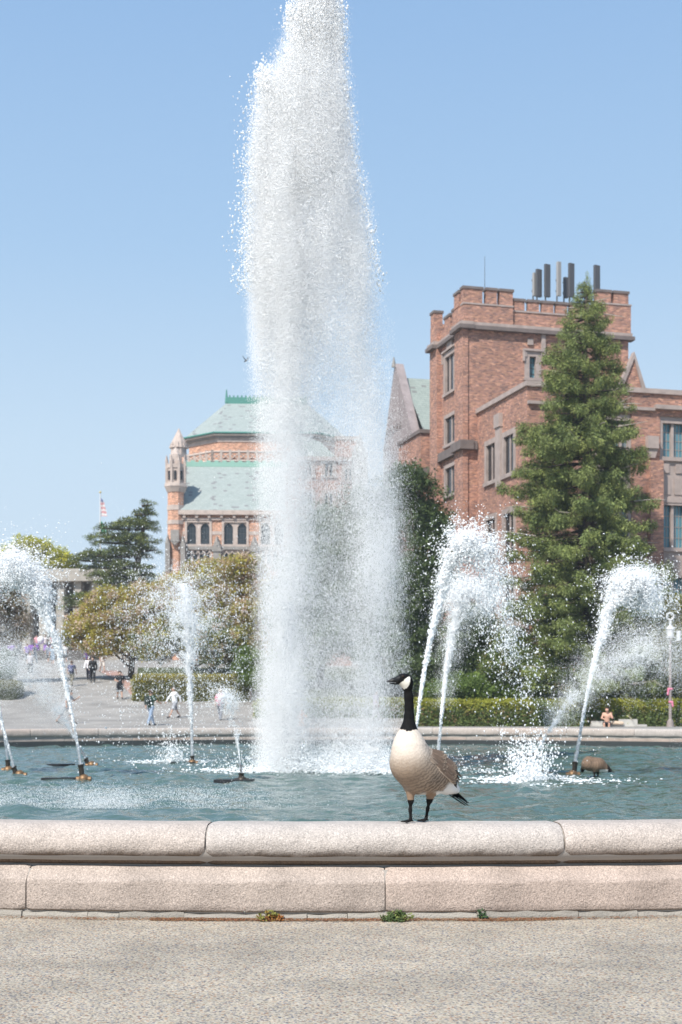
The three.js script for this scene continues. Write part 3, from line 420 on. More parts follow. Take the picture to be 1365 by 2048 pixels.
sideJet('fainter jet just behind the strong right jet, spreading into pale mist', 23.38, [872, 1545], [875, 1525], [.72, 8.0, -.4], { seed: 8, n: 10000, spread: .27, t1: .66, core: .62, breakUp: .5, r1: .016, mist: 420, width: .045 });
sideJet('jet at the right rising from a dark nozzle beside the feeding goose', 22.54, [1146, 1550], [1151, 1524], [1.32, 7.95, -.2], { seed: 9, n: 16000, spread: .175, t1: .68, core: .72, breakUp: .52, width: .040, r1: .022, mist: 60, lumps: [[.40, .12, .14, .2, 700, .020], [.46, .2, .12, .25, 1100, .022], [.53, .22, .16, .25, 900, .018]] });
sideJet('wide low fan of faint spray sweeping across to the right edge of the picture', 22.22, [1048, 1552], [1054, 1542], [3.6, 6.5, 0], { seed: 10, n: 9000, spread: .52, r1: .009, t0: .03, t1: .75, core: .0, breakUp: .3, dark: true, mist: 900 });
{ // glittering drops falling on the near water at the left, scattered drops in the air
  const r = rng(55), L = []; for (let i = 0; i < 60000 && L.length < 24000; i++) { const D = 15 + 3.4 * r() * r(), px = 170 + gauss(r) * 190, x = (px - 682) / F * D, h = Math.abs(gauss(r)) * .10 * (1 - .5 * clamp((D - 15) / 3)), l = N1(x * 1.6 + 50, D * 1.6 + 20, 128); if (r() > l * l * 2.6) continue; const q = .0014 + .0030 * r() * r(); L.push([x, WATER + .01 + h, -D, q, q * 1.4, q, 0, 0, 0]); }
  tag(stuff(scatter('spray', dropLow, dropMat, L)), 'fine glittering spray falling on the near water at the left', 'spray');
  const A = []; for (let i = 0; i < 700; i++) { const D = 20 + 9 * r(), q = .004 + .010 * Math.pow(r(), 4), left = r() < .68; const p = at(left ? 130 + 380 * r() : 840 + 380 * r(), 1180 + 370 * Math.pow(r(), .7), D); if (p.y > WATER + .05) A.push([p.x, p.y, p.z, q, q * 1.5, q, 0, 0, .2]); }
  tag(stuff(scatter('water_drops', dropGeo, dropMat, A)), 'loose sparkling water drops in the air between the side jets', 'water drops');
}
// ---------------------------------------------------------------- buildings
const brickTex = (w, h, tones, mortar, bw = .215, bh = .075) => {
  const nx = Math.round(w / bw), ny = Math.round(h / bh / 2) * 2, r = rng(ny * 7 + nx), pickTone = []; for (let i = 0; i < nx * ny; i++) pickTone.push([(Math.pow(r(), 1.0) * tones.length) | 0, .86 + .28 * r()]);
  const fn = (u, v) => { const row = Math.floor(v * ny), f = v * ny - row, uu = (u * nx + (row & 1) * .5) % nx, c = Math.floor(uu), g = uu - c, k = pickTone[row * nx + c]; const m = f < .13 || g < .045; return [m, tones[k[0]], k[1]]; };
  const map = texture(1024, 1024, (u, v) => { const [m, t, k] = fn(u, v), n = .9 + .2 * fbm(u, v, 90, 2), s = .93 + .14 * fbm(u, v, 4, 3); return [0, 1, 2].map((c) => (m ? mortar[c] : t[c] * k * n) * s); }, w, h);
  const bump = texture(512, 512, (u, v) => fn(u, v)[0] ? .2 : .8, w, h, true);
  return { map, bumpMap: bump, bumpScale: .008 };
};
const even = (T, k) => { const m = [0, 1, 2].map((c) => T.reduce((q, t) => q + t[c], 0) / T.length); return T.map((t) => t.map((x, c) => lerp(x, m[c], k))); };
const bt = brickTex(5.16, 4.8, even([[.60, .44, .38], [.54, .39, .34], [.65, .48, .41], [.48, .36, .33], [.72, .55, .45], [.58, .42, .36], [.41, .33, .32], [.63, .46, .38], [.55, .42, .38], [.69, .51, .42]], .4), [.60, .50, .46]);
const brick = new THREE.MeshStandardMaterial({ ...bt, roughness: .92, color: lin(1.20, 1.20, 1.18) }), brickPale = new THREE.MeshStandardMaterial({ ...brickTex(5.16, 4.8, [[.70, .54, .46], [.64, .48, .41], [.74, .58, .49], [.60, .46, .40], [.68, .52, .43]], [.68, .58, .52]), roughness: .92, color: lin(1.32, 1.28, 1.22) });
const limestone = (r, g, b) => new THREE.MeshStandardMaterial({ color: lin(r, g, b), roughness: .85, map: texture(256, 256, (u, v) => .86 + .22 * (fbm(u, v, 8, 5) - .5), 3, 3), bumpMap: grainBump, bumpScale: .004 });
const trim = limestone(.53, .43, .385), trimDark = limestone(.235, .19, .175), trimPale = limestone(.68, .56, .49), trimGrey = limestone(.40, .37, .34);
const glass = new THREE.MeshPhysicalMaterial({ color: lin(.030, .040, .048), roughness: .06, ior: 1.5 }), glassBlue = new THREE.MeshPhysicalMaterial({ color: lin(.10, .24, .30), roughness: .07, ior: 1.5 }), glassDark = new THREE.MeshPhysicalMaterial({ color: lin(.012, .013, .016), roughness: .15 });
const lead = std(.07, .075, .08, .5);
const slateMap = texture(512, 512, (u, v, i, j) => { const row = Math.floor(v * 32), f = v * 32 - row, c = Math.floor(u * 24 + (row & 1) * .5), g = u * 24 + (row & 1) * .5 - c, h = N1(c % 24 + .5, row + .5, 256), h2 = N1((c % 24) * 3.1 + 90, row * 2.7 + 7, 256); let t = [.57 + .05 * h2, .605 + .045 * h2, .59 + .045 * h2]; if (h2 > .84) t = [.50, .50, .50]; const e = f < .10 || g < .05 ? .86 : 1; return t.map((x) => x * e * (.95 + .1 * fbm(u, v, 64, 2))); }, 9.6, 9.6);
const slate = new THREE.MeshStandardMaterial({ map: slateMap, roughness: .7, color: lin(1.04, 1.04, 1.04), bumpMap: texture(256, 256, (u, v) => { const f = (v * 32) % 1; return 1 - f; }, 9.6, 9.6, true), bumpScale: .02 }), slateGrey = new THREE.MeshStandardMaterial({ map: slateMap, roughness: .75, color: lin(.92, .92, .86) });
const copper = std(.26, .45, .37, .6), copperDark = std(.07, .24, .195, .6), concrete = limestone(.52, .48, .425);
class Site { // a building's own axes: x along the front, z out of the front, turned by phi; reads widths and heights off the picture on given planes
  constructor(name, label, x, z, phi) { this.g = thing(name, label, 'building', [x, 0, z], phi); this.bx = x; this.bz = z; this.c = Math.cos(phi); this.s = Math.sin(phi); }
  X(px, z = 0) { const k = (px - 682.5) / F; return (k * (-this.bz - z * this.c) - this.bx - z * this.s) / (this.c - k * this.s); }
  Z(px, x = 0) { const k = (px - 682.5) / F; return (k * (-this.bz + x * this.s) - this.bx - x * this.c) / (this.s + k * this.c); }
  Y(py, x = 0, z = 0) { return EYE - (py - HZ) / F * (-this.bz + x * this.s - z * this.c); }
}
const onFront = (z) => new THREE.Matrix4().makeTranslation(0, 0, z), onLeft = (x) => new THREE.Matrix4().makeBasis(V(0, 0, 1), V(0, 1, 0), V(-1, 0, 0)).setPosition(x, 0, 0);
function wallPanel(name, M, u0, u1, y0, y1, holes, m, parent, thick = .45) {
  const s = new THREE.Shape([[u0, y0], [u1, y0], [u1, y1], [u0, y1]].map((p) => new THREE.Vector2(...p))); for (const [a, b, c, d] of holes) s.holes.push(new THREE.Path([[a, c], [a, d], [b, d], [b, c]].map((p) => new THREE.Vector2(...p))));
  let g = new THREE.ExtrudeGeometry(s, { depth: thick, bevelEnabled: false }); g.translate(0, 0, -thick); g = metreUV(g); g.applyMatrix4(M); return mesh(name, g, m, parent);
}
// a stone-framed window set in a hole (u0, u1, y0, y1): frame, mullions, sill; its lights are panes with glazing bars
function windowUnit(M, [u0, u1, y0, y1], o, parent) {
  const q = { lights: 2, fw: .16, proud: .06, mull: .16, m: trim, pane: glass, bars: [0, 0], arch: false, sill: .14, head: 0, deep: .26, transom: 0, ...o }, gs = [], w = q.fw, p = q.proud;
  gs.push(bx(u0 - w, y0, -.3, u0 + .03, y1, p), bx(u1 - .03, y0, -.3, u1 + w, y1, p), bx(u0 - w, y1 - .03, -.3, u1 + w, y1 + w, p + .004), bx(u0 - w - .05, y0 - q.sill, -.3, u1 + w + .05, y0 + .03, p + .08));
  if (q.head) gs.push(bx(u0 - w - .12, y1 + w, -.1, u1 + w + .12, y1 + w + .12, p + .12), bx(u0 - w - .12, y1 - .35, -.05, u0 - w - .003, y1 + w, p + .10), bx(u1 + w + .003, y1 - .35, -.05, u1 + w + .12, y1 + w, p + .10));
  const lw = (u1 - u0 - q.mull * (q.lights - 1)) / q.lights, panes = [];
  for (let k = 0; k < q.lights; k++) {
    const a = u0 + k * (lw + q.mull), b = a + lw; if (k) gs.push(bx(a - q.mull, y0, -.3, a, y1, -.05));
    if (q.arch) { const h = Math.min(lw * .55, (y1 - y0) * .3), c = (a + b) / 2; gs.push(prism([[a, y1 - h], [a + lw * .16, y1 - h * .55], [c, y1 - h * .08], [c, y1], [a, y1]], -.28, -.06), prism([[b, y1 - h], [b, y1], [c, y1], [c, y1 - h * .08], [b - lw * .16, y1 - h * .55]], -.28, -.061)); if (q.arch > 1) gs.push(bx(a, y1 - q.arch, -.28, b, y1 - q.arch + .1, -.08)); }
    const bars = []; for (let i = 1; i < q.bars[0]; i++) { const x = a + lw * i / q.bars[0]; bars.push(bx(x - .02, y0, -q.deep - .02, x + .02, y1, -q.deep + .03)); } for (let i = 1; i < q.bars[1]; i++) { const y = y0 + (y1 - y0) * i / q.bars[1]; bars.push(bx(a, y - .02, -q.deep - .02, b, y + .02, -q.deep + .031)); }
    panes.push([bx(a, y0, -q.deep - .05, b, y1, -q.deep), bars]);
  }
  const f = join(gs); f.applyMatrix4(M); const wmesh = mesh('window', f, q.m, parent);
  for (const [g, bars] of panes) { g.applyMatrix4(M); mesh('pane', g, q.pane, wmesh); if (bars.length) { const b = join(bars); b.applyMatrix4(M); mesh('glazing_bar', b, q.barM || lead, wmesh); } }
  return wmesh;
}
{ // brick tower block at the right
  const S = new Site('brick_building', 'red brick college building with a battlemented square tower at the right', 7.83, -88, .262), B = S.g, FW = 10.9, DEP = 5.9;
  const yc = S.Y(652), yTur = S.Y(577), yMid = S.Y(604, 5, 0), F0 = onFront(0), L0 = onLeft(0), win = [];
  // tower front and left faces
  const tw = [S.X(1058), S.X(1073), S.Y(757, 4), S.Y(712, 4)];
  wallPanel('wall', F0, 0, FW, 0, yc, [tw], brick, B); windowUnit(F0, tw, { lights: 1, head: 1, fw: .3, pane: glassBlue, bars: [2, 4] }, B);
  for (const cg of [bx(S.X(1082), S.Y(720, 4), 0, S.X(1090), S.Y(668, 4), .16), bx(S.X(1055), S.Y(690, 4), 0, S.X(1066), S.Y(678, 4), .1), bx(S.X(1047), S.Y(714, 4), 0, S.X(1053), S.Y(702, 4), .12)]) mesh('carved_panel', cg, trim, B);
  const zA = S.Z(892), zB = S.Z(913), rows = [[S.Y(790, 0, zA), S.Y(716, 0, zA)], [S.Y(893, 0, zA), S.Y(838, 0, zA)], [S.Y(994, 0, zA), S.Y(938, 0, zA)]], lh = rows.map(([a, b]) => [zA, zB, a, b]);
  wallPanel('wall', L0, -DEP, -.46, 0, yc, lh, brick, B);
  lh.forEach((h, i) => windowUnit(L0, h, { lights: i ? 2 : 3, fw: i ? .2 : .3, mull: .2, head: i ? 0 : 1, deep: .10, pane: glassDark }, B));
  mesh('carved_panel', [bx(-.14, lh[0][3] + .3, lh[0][0] + .5, 0, lh[0][3] + 1.2, lh[0][1] - .5)], trim, B);
  mesh('wall', [bx(.46, 0, -DEP - 2, FW - .01, yc, -DEP), bx(FW - .46, 0, -DEP, FW - .01, yc, -.47)], brick, B);
  mesh('roof', bx(.4, yc + .5, -DEP, FW - .4, yc + .62, -.4), slateGrey, B);
  // corner piers of the left face
  mesh('corner_pier', [bx(-.34, 0, -1.45, .002, yc, .10), bx(-.34, 0, -DEP - .4, .002, yc, -DEP + 1.0)], brick, B);
  // cornices and bands
  const belt = (y, h, out) => [bx(-out - .34, y, -1.5, .3, y + h, out + .1), bx(-out, y + .004, -DEP - .3, .3, y + h - .004, -1.4), bx(-out - .34, y + .002, -DEP - .42, .3, y + h + .002, -DEP + 1.02), bx(.3, y + .003, -.3, FW + out, y + h - .003, out)];
  mesh('cornice', belt(yc - .22, .24, .32), trimDark, B); mesh('cornice', belt(yc + .02, .22, .2), trim, B);
  const yb = S.Y(893); mesh('string_course', [bx(-.6, yb - .2, -1.5, .3, yb + .35, .36), bx(-.28, yb - .196, -DEP - .3, .3, yb + .346, -1.4), bx(.3, yb - .19, -.3, S.X(953), yb + .34, .25)], trimDark, B);
  // battlements: corner turrets, lower parapet between, merlons with stone caps
  const merlon = (x0, x1, z0, z1, y0, y1) => { mesh('merlon', bx(x0, y0, z0, x1, y1 - .16, z1), brick, B); mesh('merlon_cap', bx(x0 - .06, y1 - .16, z0 - .06, x1 + .06, y1, z1 + .06), trimDark, B); };
  const up = yc + .24, cre = 1.0;
  const tX = S.X(1025); mesh('parapet', [bx(-.30, up, -.35, tX, yTur - cre, .14), bx(-.31, up + .002, -1.7, .12, yTur - cre - .003, -.36), bx(tX - .4, up + .003, -1.7, tX, yTur - cre - .004, -.36)], brick, B);
  mesh('parapet_sill', bx(-.34, yTur - cre, -.39, tX + .04, yTur - cre + .1, .18), trim, B);
  for (const [a, b] of [[935, 964], [972, 993], [999, 1025]]) merlon(S.X(a) - (a === 935 ? .3 : 0), S.X(b), -.34, .12, yTur - cre + .1, yTur + .12);
  merlon(-.29, .10, -1.68, -.75, yTur - cre + .1, yTur + .10);
  mesh('parapet', [bx(tX + .002, up, -.35, S.X(1193), yMid - .75, -.02)], brick, B); mesh('parapet_sill', bx(tX, yMid - .75, -.4, S.X(1193), yMid - .65, .03), trim, B);
  for (const [a, b] of [[1029, 1050], [1057, 1079], [1085, 1108], [1113, 1135], [1141, 1162], [1168, 1189]]) merlon(S.X(a), S.X(b), -.33, -.03, yMid - .65, yMid + .1);
  const rX = S.X(1193), yR = S.Y(586, 10, 0); mesh('parapet', [bx(rX + .002, up, -.35, FW + .12, yR - .8, .12), bx(FW - .3, up, -2.2, FW + .11, yR - .803, -.36)], brick, B); mesh('parapet_sill', bx(rX - .02, yR - .8, -.4, FW + .16, yR - .7, .16), trim, B);
  for (const [a, b] of [[1193, 1221], [1227, 1253]]) merlon(S.X(a), S.X(b) + (b > 1250 ? .1 : 0), -.33, .11, yR - .7, yR + .12);
  mesh('parapet', [bx(-.06, up, -DEP - .3, .3, yTur - 1.5, -1.72), bx(-.30, up + .003, -DEP - .4, .31, yTur - .9, -DEP + .9)], brick, B);
  merlon(-.29, .30, -DEP - .38, -DEP + .35, yTur - .9, yTur + .12); merlon(-.05, .28, -4.2, -3.1, yTur - 1.5, yTur - .7); merlon(-.05, .28, -2.7, -1.9, yTur - 1.5, yTur - .6);
  // low link behind the tower to the left
  const zl = -9, xl0 = S.X(842, zl), xl1 = S.X(905, zl), yl = S.Y(866, xl0, zl);
  mesh('wall', bx(xl0, 0, zl - 5, xl1, yl, zl), brick, B); mesh('coping', [bx(xl0 - .12, yl, zl - 5.1, xl1, yl + .25, zl + .12), bx(xl0 - .1, yl - 2.7, zl, xl1, yl - 2.35, zl + .1), bx(xl0 - .1, yl - 2.69, zl - 5, xl0, yl - 2.36, zl)], trimDark, B);
  mesh('corner_pier', bx(xl0 + .9, 0, zl + .002, xl0 + 1.6, yl - .01, zl + .35), brick, B);
  // wing: left wall with stone windows
  const xw = .66, zw = 8, yw = S.Y(828, xw, 0), LW = onLeft(xw), FWg = onFront(zw);
  const za = [S.Z(974, xw), S.Z(992, xw)], zb = [S.Z(1009, xw), S.Z(1029, xw)], r3 = [[S.Y(967, xw, za[0]), S.Y(892, xw, za[0])], [S.Y(1127, xw, za[0]), S.Y(1041, xw, za[0])], [S.Y(1243, xw, za[0]), S.Y(1172, xw, za[0])]];
  const wh = []; for (const [a, b] of r3) wh.push([za[0], za[1], a, b], [zb[0], zb[1], a, b]);
  wallPanel('wall', LW, .002, zw - .46, 0, yw, wh, brick, B); wh.forEach((h, i) => windowUnit(LW, h, { lights: 2, fw: .28, mull: .15, sill: .2, head: 0, deep: .10, pane: glassDark }, B));
  mesh('carved_panel', [bx(xw - .16, r3[0][0] - .5, za[1] + .3, xw, r3[0][1] + 1.3, zb[0] - .3), bx(xw - .24, r3[0][1] + .7, za[1] + .25, xw, r3[0][1] + 1.5, zb[0] - .25)], trim, B);
  mesh('coping', [bx(xw - .14, yw, .002, xw + .5, yw + .28, zw + .14), bx(xw + .5, yw + .003, zw - .5, 26, yw + .282, zw + .14)], trim, B);
  mesh('string_course', bx(xw - .12, S.Y(1260, xw, 1) - .2, .003, xw, S.Y(1260, xw, 1) + .3, zw + .12), trim, B);
  // wing front: two stone bays between brick piers
  const bay = (a, b) => [S.X(a, zw), S.X(b, zw)], yF = (py) => S.Y(py, 17, zw), bays = [bay(1188, 1264), bay(1321, 1424)];
  const [x0, x1] = [xw, 26], hole = bays.map(([a, b]) => [a, b, .02, yF(846)]);
  wallPanel('wall', FWg, x0, x1, 0, yw, hole, brick, B);
  for (const [a, b] of bays) {
    const n = 4, M = onFront(zw - .12); let prev = yF(846);
    for (const [t, u] of [[858, 926], [1018, 1103], [1160, 1250]]) { const y1 = yF(t), y0 = yF(u); windowUnit(M, [a + .16, b - .16, y0, y1], { lights: n, fw: .15, mull: .17, pane: glassBlue, bars: [3, 4], sill: .2, barM: trimGrey }, B); }
    for (const pg of [bx(a, yF(1010), zw - .4, b, yF(930), zw - .14), bx(a, yF(1014), zw - .4, b, yF(1004), zw - .02), bx(a, yF(1156), zw - .4, b, yF(1108), zw - .10), bx(a, yF(858), zw - .4, b, prev, zw - .10), bx(a, 0, zw - .4, b, yF(1256), zw - .1)]) mesh('stone_panel', pg, trim, B);
    const ribs = []; for (let k = 0; k < n; k++) { const c = lerp(a, b, (k + .5) / n), w = (b - a) / n * .36; ribs.push(bx(c - w, yF(998), zw - .14, c + w, yF(966), zw - .09), bx(c - w * .7, yF(956), zw - .14, c + w * .7, yF(938), zw - .07)); } for (const rb of ribs) mesh('carved_panel', rb, trim, B);
  }
  mesh('cornice', [bx(S.X(1235, zw), yF(838), zw, S.X(1308, zw), yF(832), zw + .2), bx(S.X(1308, zw) + .002, yF(834), zw, 26, yF(826), zw + .3), bx(xw + .003, yF(838), zw, S.X(1180, zw), yF(832), zw + .2)], trim, B);
  mesh('carved_panel', [bx(S.X(1291, zw), yF(912), zw, S.X(1313, zw), yF(888), zw + .35), prism([[S.X(1297, zw), yF(930)], [S.X(1307, zw), yF(930)], [S.X(1313, zw), yF(912)], [S.X(1291, zw), yF(912)]], zw, zw + .25)], trim, B);
  mesh('corner_pier', bx(S.X(1296, zw), 0, zw + .002, S.X(1322, zw) - .01, yF(935), zw + .38), brick, B);
  mesh('wall', bx(xw + .5, 0, .1, 25.9, yw - .02, zw - .47), std(.05, .05, .05), B);
  // small gable behind the parapet
  const zg = 3.2, ga = S.X(1226, zg), gb = S.X(1297, zg), gm = S.X(1268, zg), ga2 = S.Y(704, gm, zg), gy0 = yw; 
  mesh('gable', prism([[ga, gy0 - .1], [gb, gy0 - .1], [gm, ga2 - .3]], zg - 6, zg), brick, B);
  mesh('gable_coping', [prism([[ga - .3, gy0], [gm, ga2], [gm, ga2 - .42], [ga + .05, gy0]], zg - .3, zg + .1), prism([[gb + .3, gy0], [gb - .05, gy0], [gm, ga2 - .42], [gm, ga2]], zg - .3, zg + .101)], trim, B);
  // antennas on the tower
  const an = (px, w, t, b, z, m, label) => { const x = S.X(px, z), ww = w / F * 92, o = thing('panel_antenna', label, 'antenna', [0, 0, 0], 0, 'panel antennas on the brick tower'), p = V(x, 0, z).applyAxisAngle(V(0, 1, 0), .262).add(V(7.83, 0, -88)); const y0 = S.Y(b, x, z), y1 = S.Y(t, x, z); o.position.set(p.x, yc + .6, p.z); o.rotation.y = .262 + .3; const d = y0 - yc - .6;
    mesh('panel', bx(-ww / 2, d, -.09, ww / 2, y1 - yc - .6, .09), m, o); mesh('mast', bar([0, 0, -.18], [0, y1 - yc - .9, -.18], .05, .05), std(.12, .12, .12), o); mesh('bracket', [bx(-.06, d + .3, -.24, .06, d + .42, -.09), bx(-.06, d + 1, -.24, .06, d + 1.1, -.09)], std(.1, .1, .1), o); };
  const dk = std(.085, .085, .092, .6), lt = std(.34, .33, .32, .6);
  an(1070, 8, 546, 592, -1.6, lt, 'pale slim panel antenna, leftmost on the tower roof'); an(1078, 12, 539, 594, -1.2, dk, 'dark panel antenna close beside the leftmost pale one'); an(1095, 12, 529, 594, -1.0, dk, 'tall dark panel antenna left of the slim light grey one'); an(1118, 8, 524, 592, -1.4, lt, 'tall light grey panel antenna standing highest on the tower');
  an(1132, 9, 555, 596, -2.0, dk, 'short dark panel antenna half hidden behind a taller one'); an(1143, 12, 527, 594, -1.0, dk, 'tall dark panel antenna just left of the conifer tip'); an(1194, 13, 531, 588, -1.2, dk, 'dark panel antenna right of the conifer tip, near the right turret');
  const wp = thing('whip_antenna', 'thin whip antenna above the left corner of the brick tower', 'antenna', [0, 0, 0]); { const x = S.X(970, -1), p = V(x, 0, -1).applyAxisAngle(V(0, 1, 0), .262).add(V(7.83, yc, -88)); wp.position.copy(p); mesh('rod', bar([0, 0, 0], [0, S.Y(512, x, -1) - yc, 0], .035, .012, 6), dk, wp); mesh('mount', bx(-.12, .5, -.12, .12, .9, .12), dk, wp); }
}
{ // hall with a steep stone gable and slate roof behind the tower
  const S = new Site('gabled_hall', 'grey slate roofed hall with a steep stone gable behind the tall plume', at(831, 1400, 110).x, -110, .262), B = S.g, zf = -8.6, zm = -5.3, ya = S.Y(727, 0, zm), yb = S.Y(895);
  const G = prism([[zf, 0], [0, 0], [0, yb], [zm + .12, ya - .1], [zm, ya], [zm - .12, ya - .1], [zf, yb + 1.2]].map(([z, y]) => [z, y]), -.7, 0); G.applyMatrix4(onLeft(0)); mesh('gable', G, limestone(.42, .35, .34), B);
  const q = bar([-.1, ya - .3, zm], [-.1, ya + .5, zm], .2, .04, 6); mesh('finial', q, trimGrey, B);
  mesh('louvre', [0, 1, 2, 3, 4].map((k) => bx(-.06, S.Y(838) + .45 * k * 0, -7.6 + k * .9, .02, S.Y(838) + .5, -7.2 + k * .9)), trimDark, B);
  const yr = S.Y(756, 1, zm), ye = S.Y(872, 1, .3);
  mesh('roof', poly([[.7, ye, .4], [16, ye, .4], [16, yr, zm], [.7, yr, zm]], [[.7, ye, 2 * zm - .4], [.7, yr, zm], [16, yr, zm], [16, ye, 2 * zm - .4]]), slateGrey, B);
  mesh('wall', bx(.71, 0, zf, 16, ye - .05, 0), brick, B);
}
{ // brick block seen only through the plume
  const S = new Site('brick_hall', 'hazy brick hall with grey roof seen through the falling spray of the tall plume', at(585, 1400, 125).x, -125, .1), B = S.g, w = S.X(722), y0 = S.Y(912), yr = S.Y(850), d = 10;
  const holes = []; for (const [a, b, c, e] of [[650, 666, 925, 952], [690, 704, 935, 960], [610, 624, 925, 952], [650, 666, 985, 1020], [610, 624, 985, 1020]]) holes.push([S.X(a), S.X(b), S.Y(e), S.Y(c)]);
  wallPanel('wall', onFront(0), 0, w, 0, y0, holes, brick, B); for (const h of holes) windowUnit(onFront(0), h, { fw: .3 }, B); mesh('wall', bx(.01, 0, -d, w - .01, y0 - .01, -.46), brick, B);
  mesh('parapet', bx(S.X(672), y0 + .002, -.8, w, S.Y(878), .1), brick, B);
  mesh('coping', [bx(S.X(672) - .1, S.Y(878), -.9, w + .1, S.Y(878) + .3, .2), bx(-.2, y0 - .4, 0, w + .2, y0 - .05, .25)], trim, B);
  mesh('roof', poly([[-.3, y0 - .02, .2], [S.X(672), y0 - .02, .2], [S.X(672) - 1, S.Y(866), -4], [.6, yr, -4]], [[-.3, y0 - .02, -d], [-.3, y0 - .02, .2], [.6, yr, -4]]), slateGrey, B);
  const t = at(720, 880, 118); const P = new Site('stone_pinnacle', 'pale stone pinnacle beside the hazy brick hall behind the plume', t.x, -118, .1); mesh('shaft', bx(-.6, 0, -.6, .6, P.Y(905), .6), trimGrey, P.g); mesh('spire', bar([0, P.Y(905), 0], [0, P.Y(868), 0], .55, .05, 4), trimGrey, P.g); P.g.userData.category = 'pinnacle';
}
{ // library: long slate roof, traceried windows, corner turret and lantern tower
  const S = new Site('library_building', 'gothic library with green slate roof, copper ridge and arched stone windows at the left', at(357, 1400, 155).x, -155, .035), B = S.g, W = S.X(660), ye = S.Y(1030), yR = S.Y(931, 6, -6.5), F0 = onFront(0);
  const wins = [[374, 420], [448, 494], [522, 568], [596, 642]], hole = [], low = [];
  for (const [a, b] of wins) { hole.push([S.X(a), S.X(b), S.Y(1089), S.Y(1044)]); low.push([S.X(a), S.X(b), S.Y(1128), S.Y(1100)]); }
  wallPanel('wall', F0, .02, W, 0, ye, [...hole, ...low], brickPale, B);
  hole.forEach((h) => windowUnit(F0, h, { lights: 2, fw: .22, mull: .5, arch: 1.0, m: trimPale, bars: [3, 4], pane: glass, sill: .35, proud: .1 }, B)); low.forEach((h) => windowUnit(F0, h, { lights: 4, fw: .2, mull: .26, arch: .7, m: trimPale, sill: .2, proud: .05 }, B));
  const band = (y0, y1, out, m, name) => mesh(name, bx(.03, S.Y(y0), 0, W + .1, S.Y(y1), out), m, B);
  // pale stone courses between the windows
  for (const y of [1062, 1140]) { let x = .04; const gs = []; for (const h of [...hole, [W, W]]) { gs.push(bx(x, S.Y(y + 7), 0, h[0] - .25, S.Y(y), .04)); x = h[1] + .25; } mesh('stone_course', gs, trimPale, B); }
  band(1099, 1093, .22, trimGrey, 'string_course'); { const gs = []; for (let x = .3; x < W; x += .62) gs.push(prism([[x - .28, S.Y(1108)], [x, S.Y(1101)], [x + .28, S.Y(1108)], [x + .2, S.Y(1109)], [x, S.Y(1104)], [x - .2, S.Y(1109)]], .002, .16)); mesh('arcade', gs, trimPale, B); }
  band(1040, 1036, .18, trimPale, 'string_course'); band(1030, 1021, .5, trimPale, 'cornice'); { const gs = []; for (let x = .5; x < W; x += 1.36) gs.push(bx(x, S.Y(1036) + .003, 0, x + .3, S.Y(1030), .38)); mesh('corbel', gs, trimPale, B); }
  for (const px of [435, 509, 583]) { const x = S.X(px), o = [bx(x - .42, 0, .002, x + .42, S.Y(1092), .7), bx(x - .52, S.Y(1104), 0, x + .52, S.Y(1100), .8)]; const sp = bar([x, S.Y(1092), .35], [x, S.Y(1072), .35], .46, .04, 4); mesh('pinnacle', [...o, sp, bx(x - .3, S.Y(1092) - .01, .05, x + .3, S.Y(1085), .65)], trimGrey, B); }
  mesh('roof', poly([[.3, S.Y(1021), .45], [W, S.Y(1021), .45], [W, yR, -6.5], [.3, yR, -6.5]], [[.3, S.Y(1021), -13.4], [.3, yR, -6.5], [W, yR, -6.5], [W, S.Y(1021), -13.4]]), slate, B);
  { const gs = [bx(-.1, yR - .2, -6.75, W, yR + .35, -6.25)]; for (let x = 0; x < W; x += .9) gs.push(bx(x, yR + .35, -6.65, x + .45, yR + .55, -6.35)); mesh('ridge', gs, copper, B); }
  // west gable with its tall arch
  const za = -6.5, zE = -13; { const s = new THREE.Shape([[zE, 0], [0, 0], [0, S.Y(1000)], [za + 1.2, yR + .2], [za, yR + .9], [za - 1.2, yR + .2], [zE, S.Y(1000)]].map((p) => new THREE.Vector2(...p))); s.holes.push(new THREE.Path([[za - 3.6, 1], [za - 3.6, S.Y(1060)], [za - 2, S.Y(1015)], [za, S.Y(990)], [za + 2, S.Y(1015)], [za + 3.6, S.Y(1060)], [za + 3.6, 1]].map((p) => new THREE.Vector2(...p)))); let g = new THREE.ExtrudeGeometry(s, { depth: 1.0, bevelEnabled: false }); g.translate(0, 0, -1.0); g = metreUV(g); g.applyMatrix4(onLeft(-.9)); mesh('gable', g, brickPale, B); }
  mesh('arch_window', bx(-.2, 1, za - 3.6, .0, S.Y(992), za + 3.6), trimGrey, B);
  { const gs = [], N = 18; let pv = null; for (let k = 0; k <= N; k++) { const t = k / N * 2 - 1, p = [-1.05, lerp(S.Y(985), S.Y(1062), Math.pow(Math.abs(t), 1.7)), za + t * 3.7]; if (pv) gs.push(bar(pv, p, .22, .22, 6)); pv = p; } for (const s of [-1, 1]) gs.push(bar([-1.05, 1, za + s * 3.7], [-1.05, S.Y(1062), za + s * 3.7], .22, .22, 6)); mesh('arch', gs, trimPale, B); }
  for (const [z0, y0] of [[-1.4, 1000], [-3.4, 975], [-9.6, 975], [-11.6, 1000]]) mesh('pinnacle', [bx(-1.2, S.Y(y0) - 1, z0 - .35, -.5, S.Y(y0) + 1.2, z0 + .35), bar([-.85, S.Y(y0) + 1.2, z0], [-.85, S.Y(y0) + 2.6, z0], .42, .04, 4)], trimPale, B);
  // octagonal turrets: corner, and the taller spired one behind
  const oct = (name, list, x, z, m) => { const g = list.map(([y0, y1, r0, r1]) => { const c = new THREE.CylinderGeometry(r1, r0, y1 - y0, 8, 1); c.rotateY(.39); c.translate(x, (y0 + y1) / 2, z); return metreUV(c); }); return mesh(name, g, m, B); };
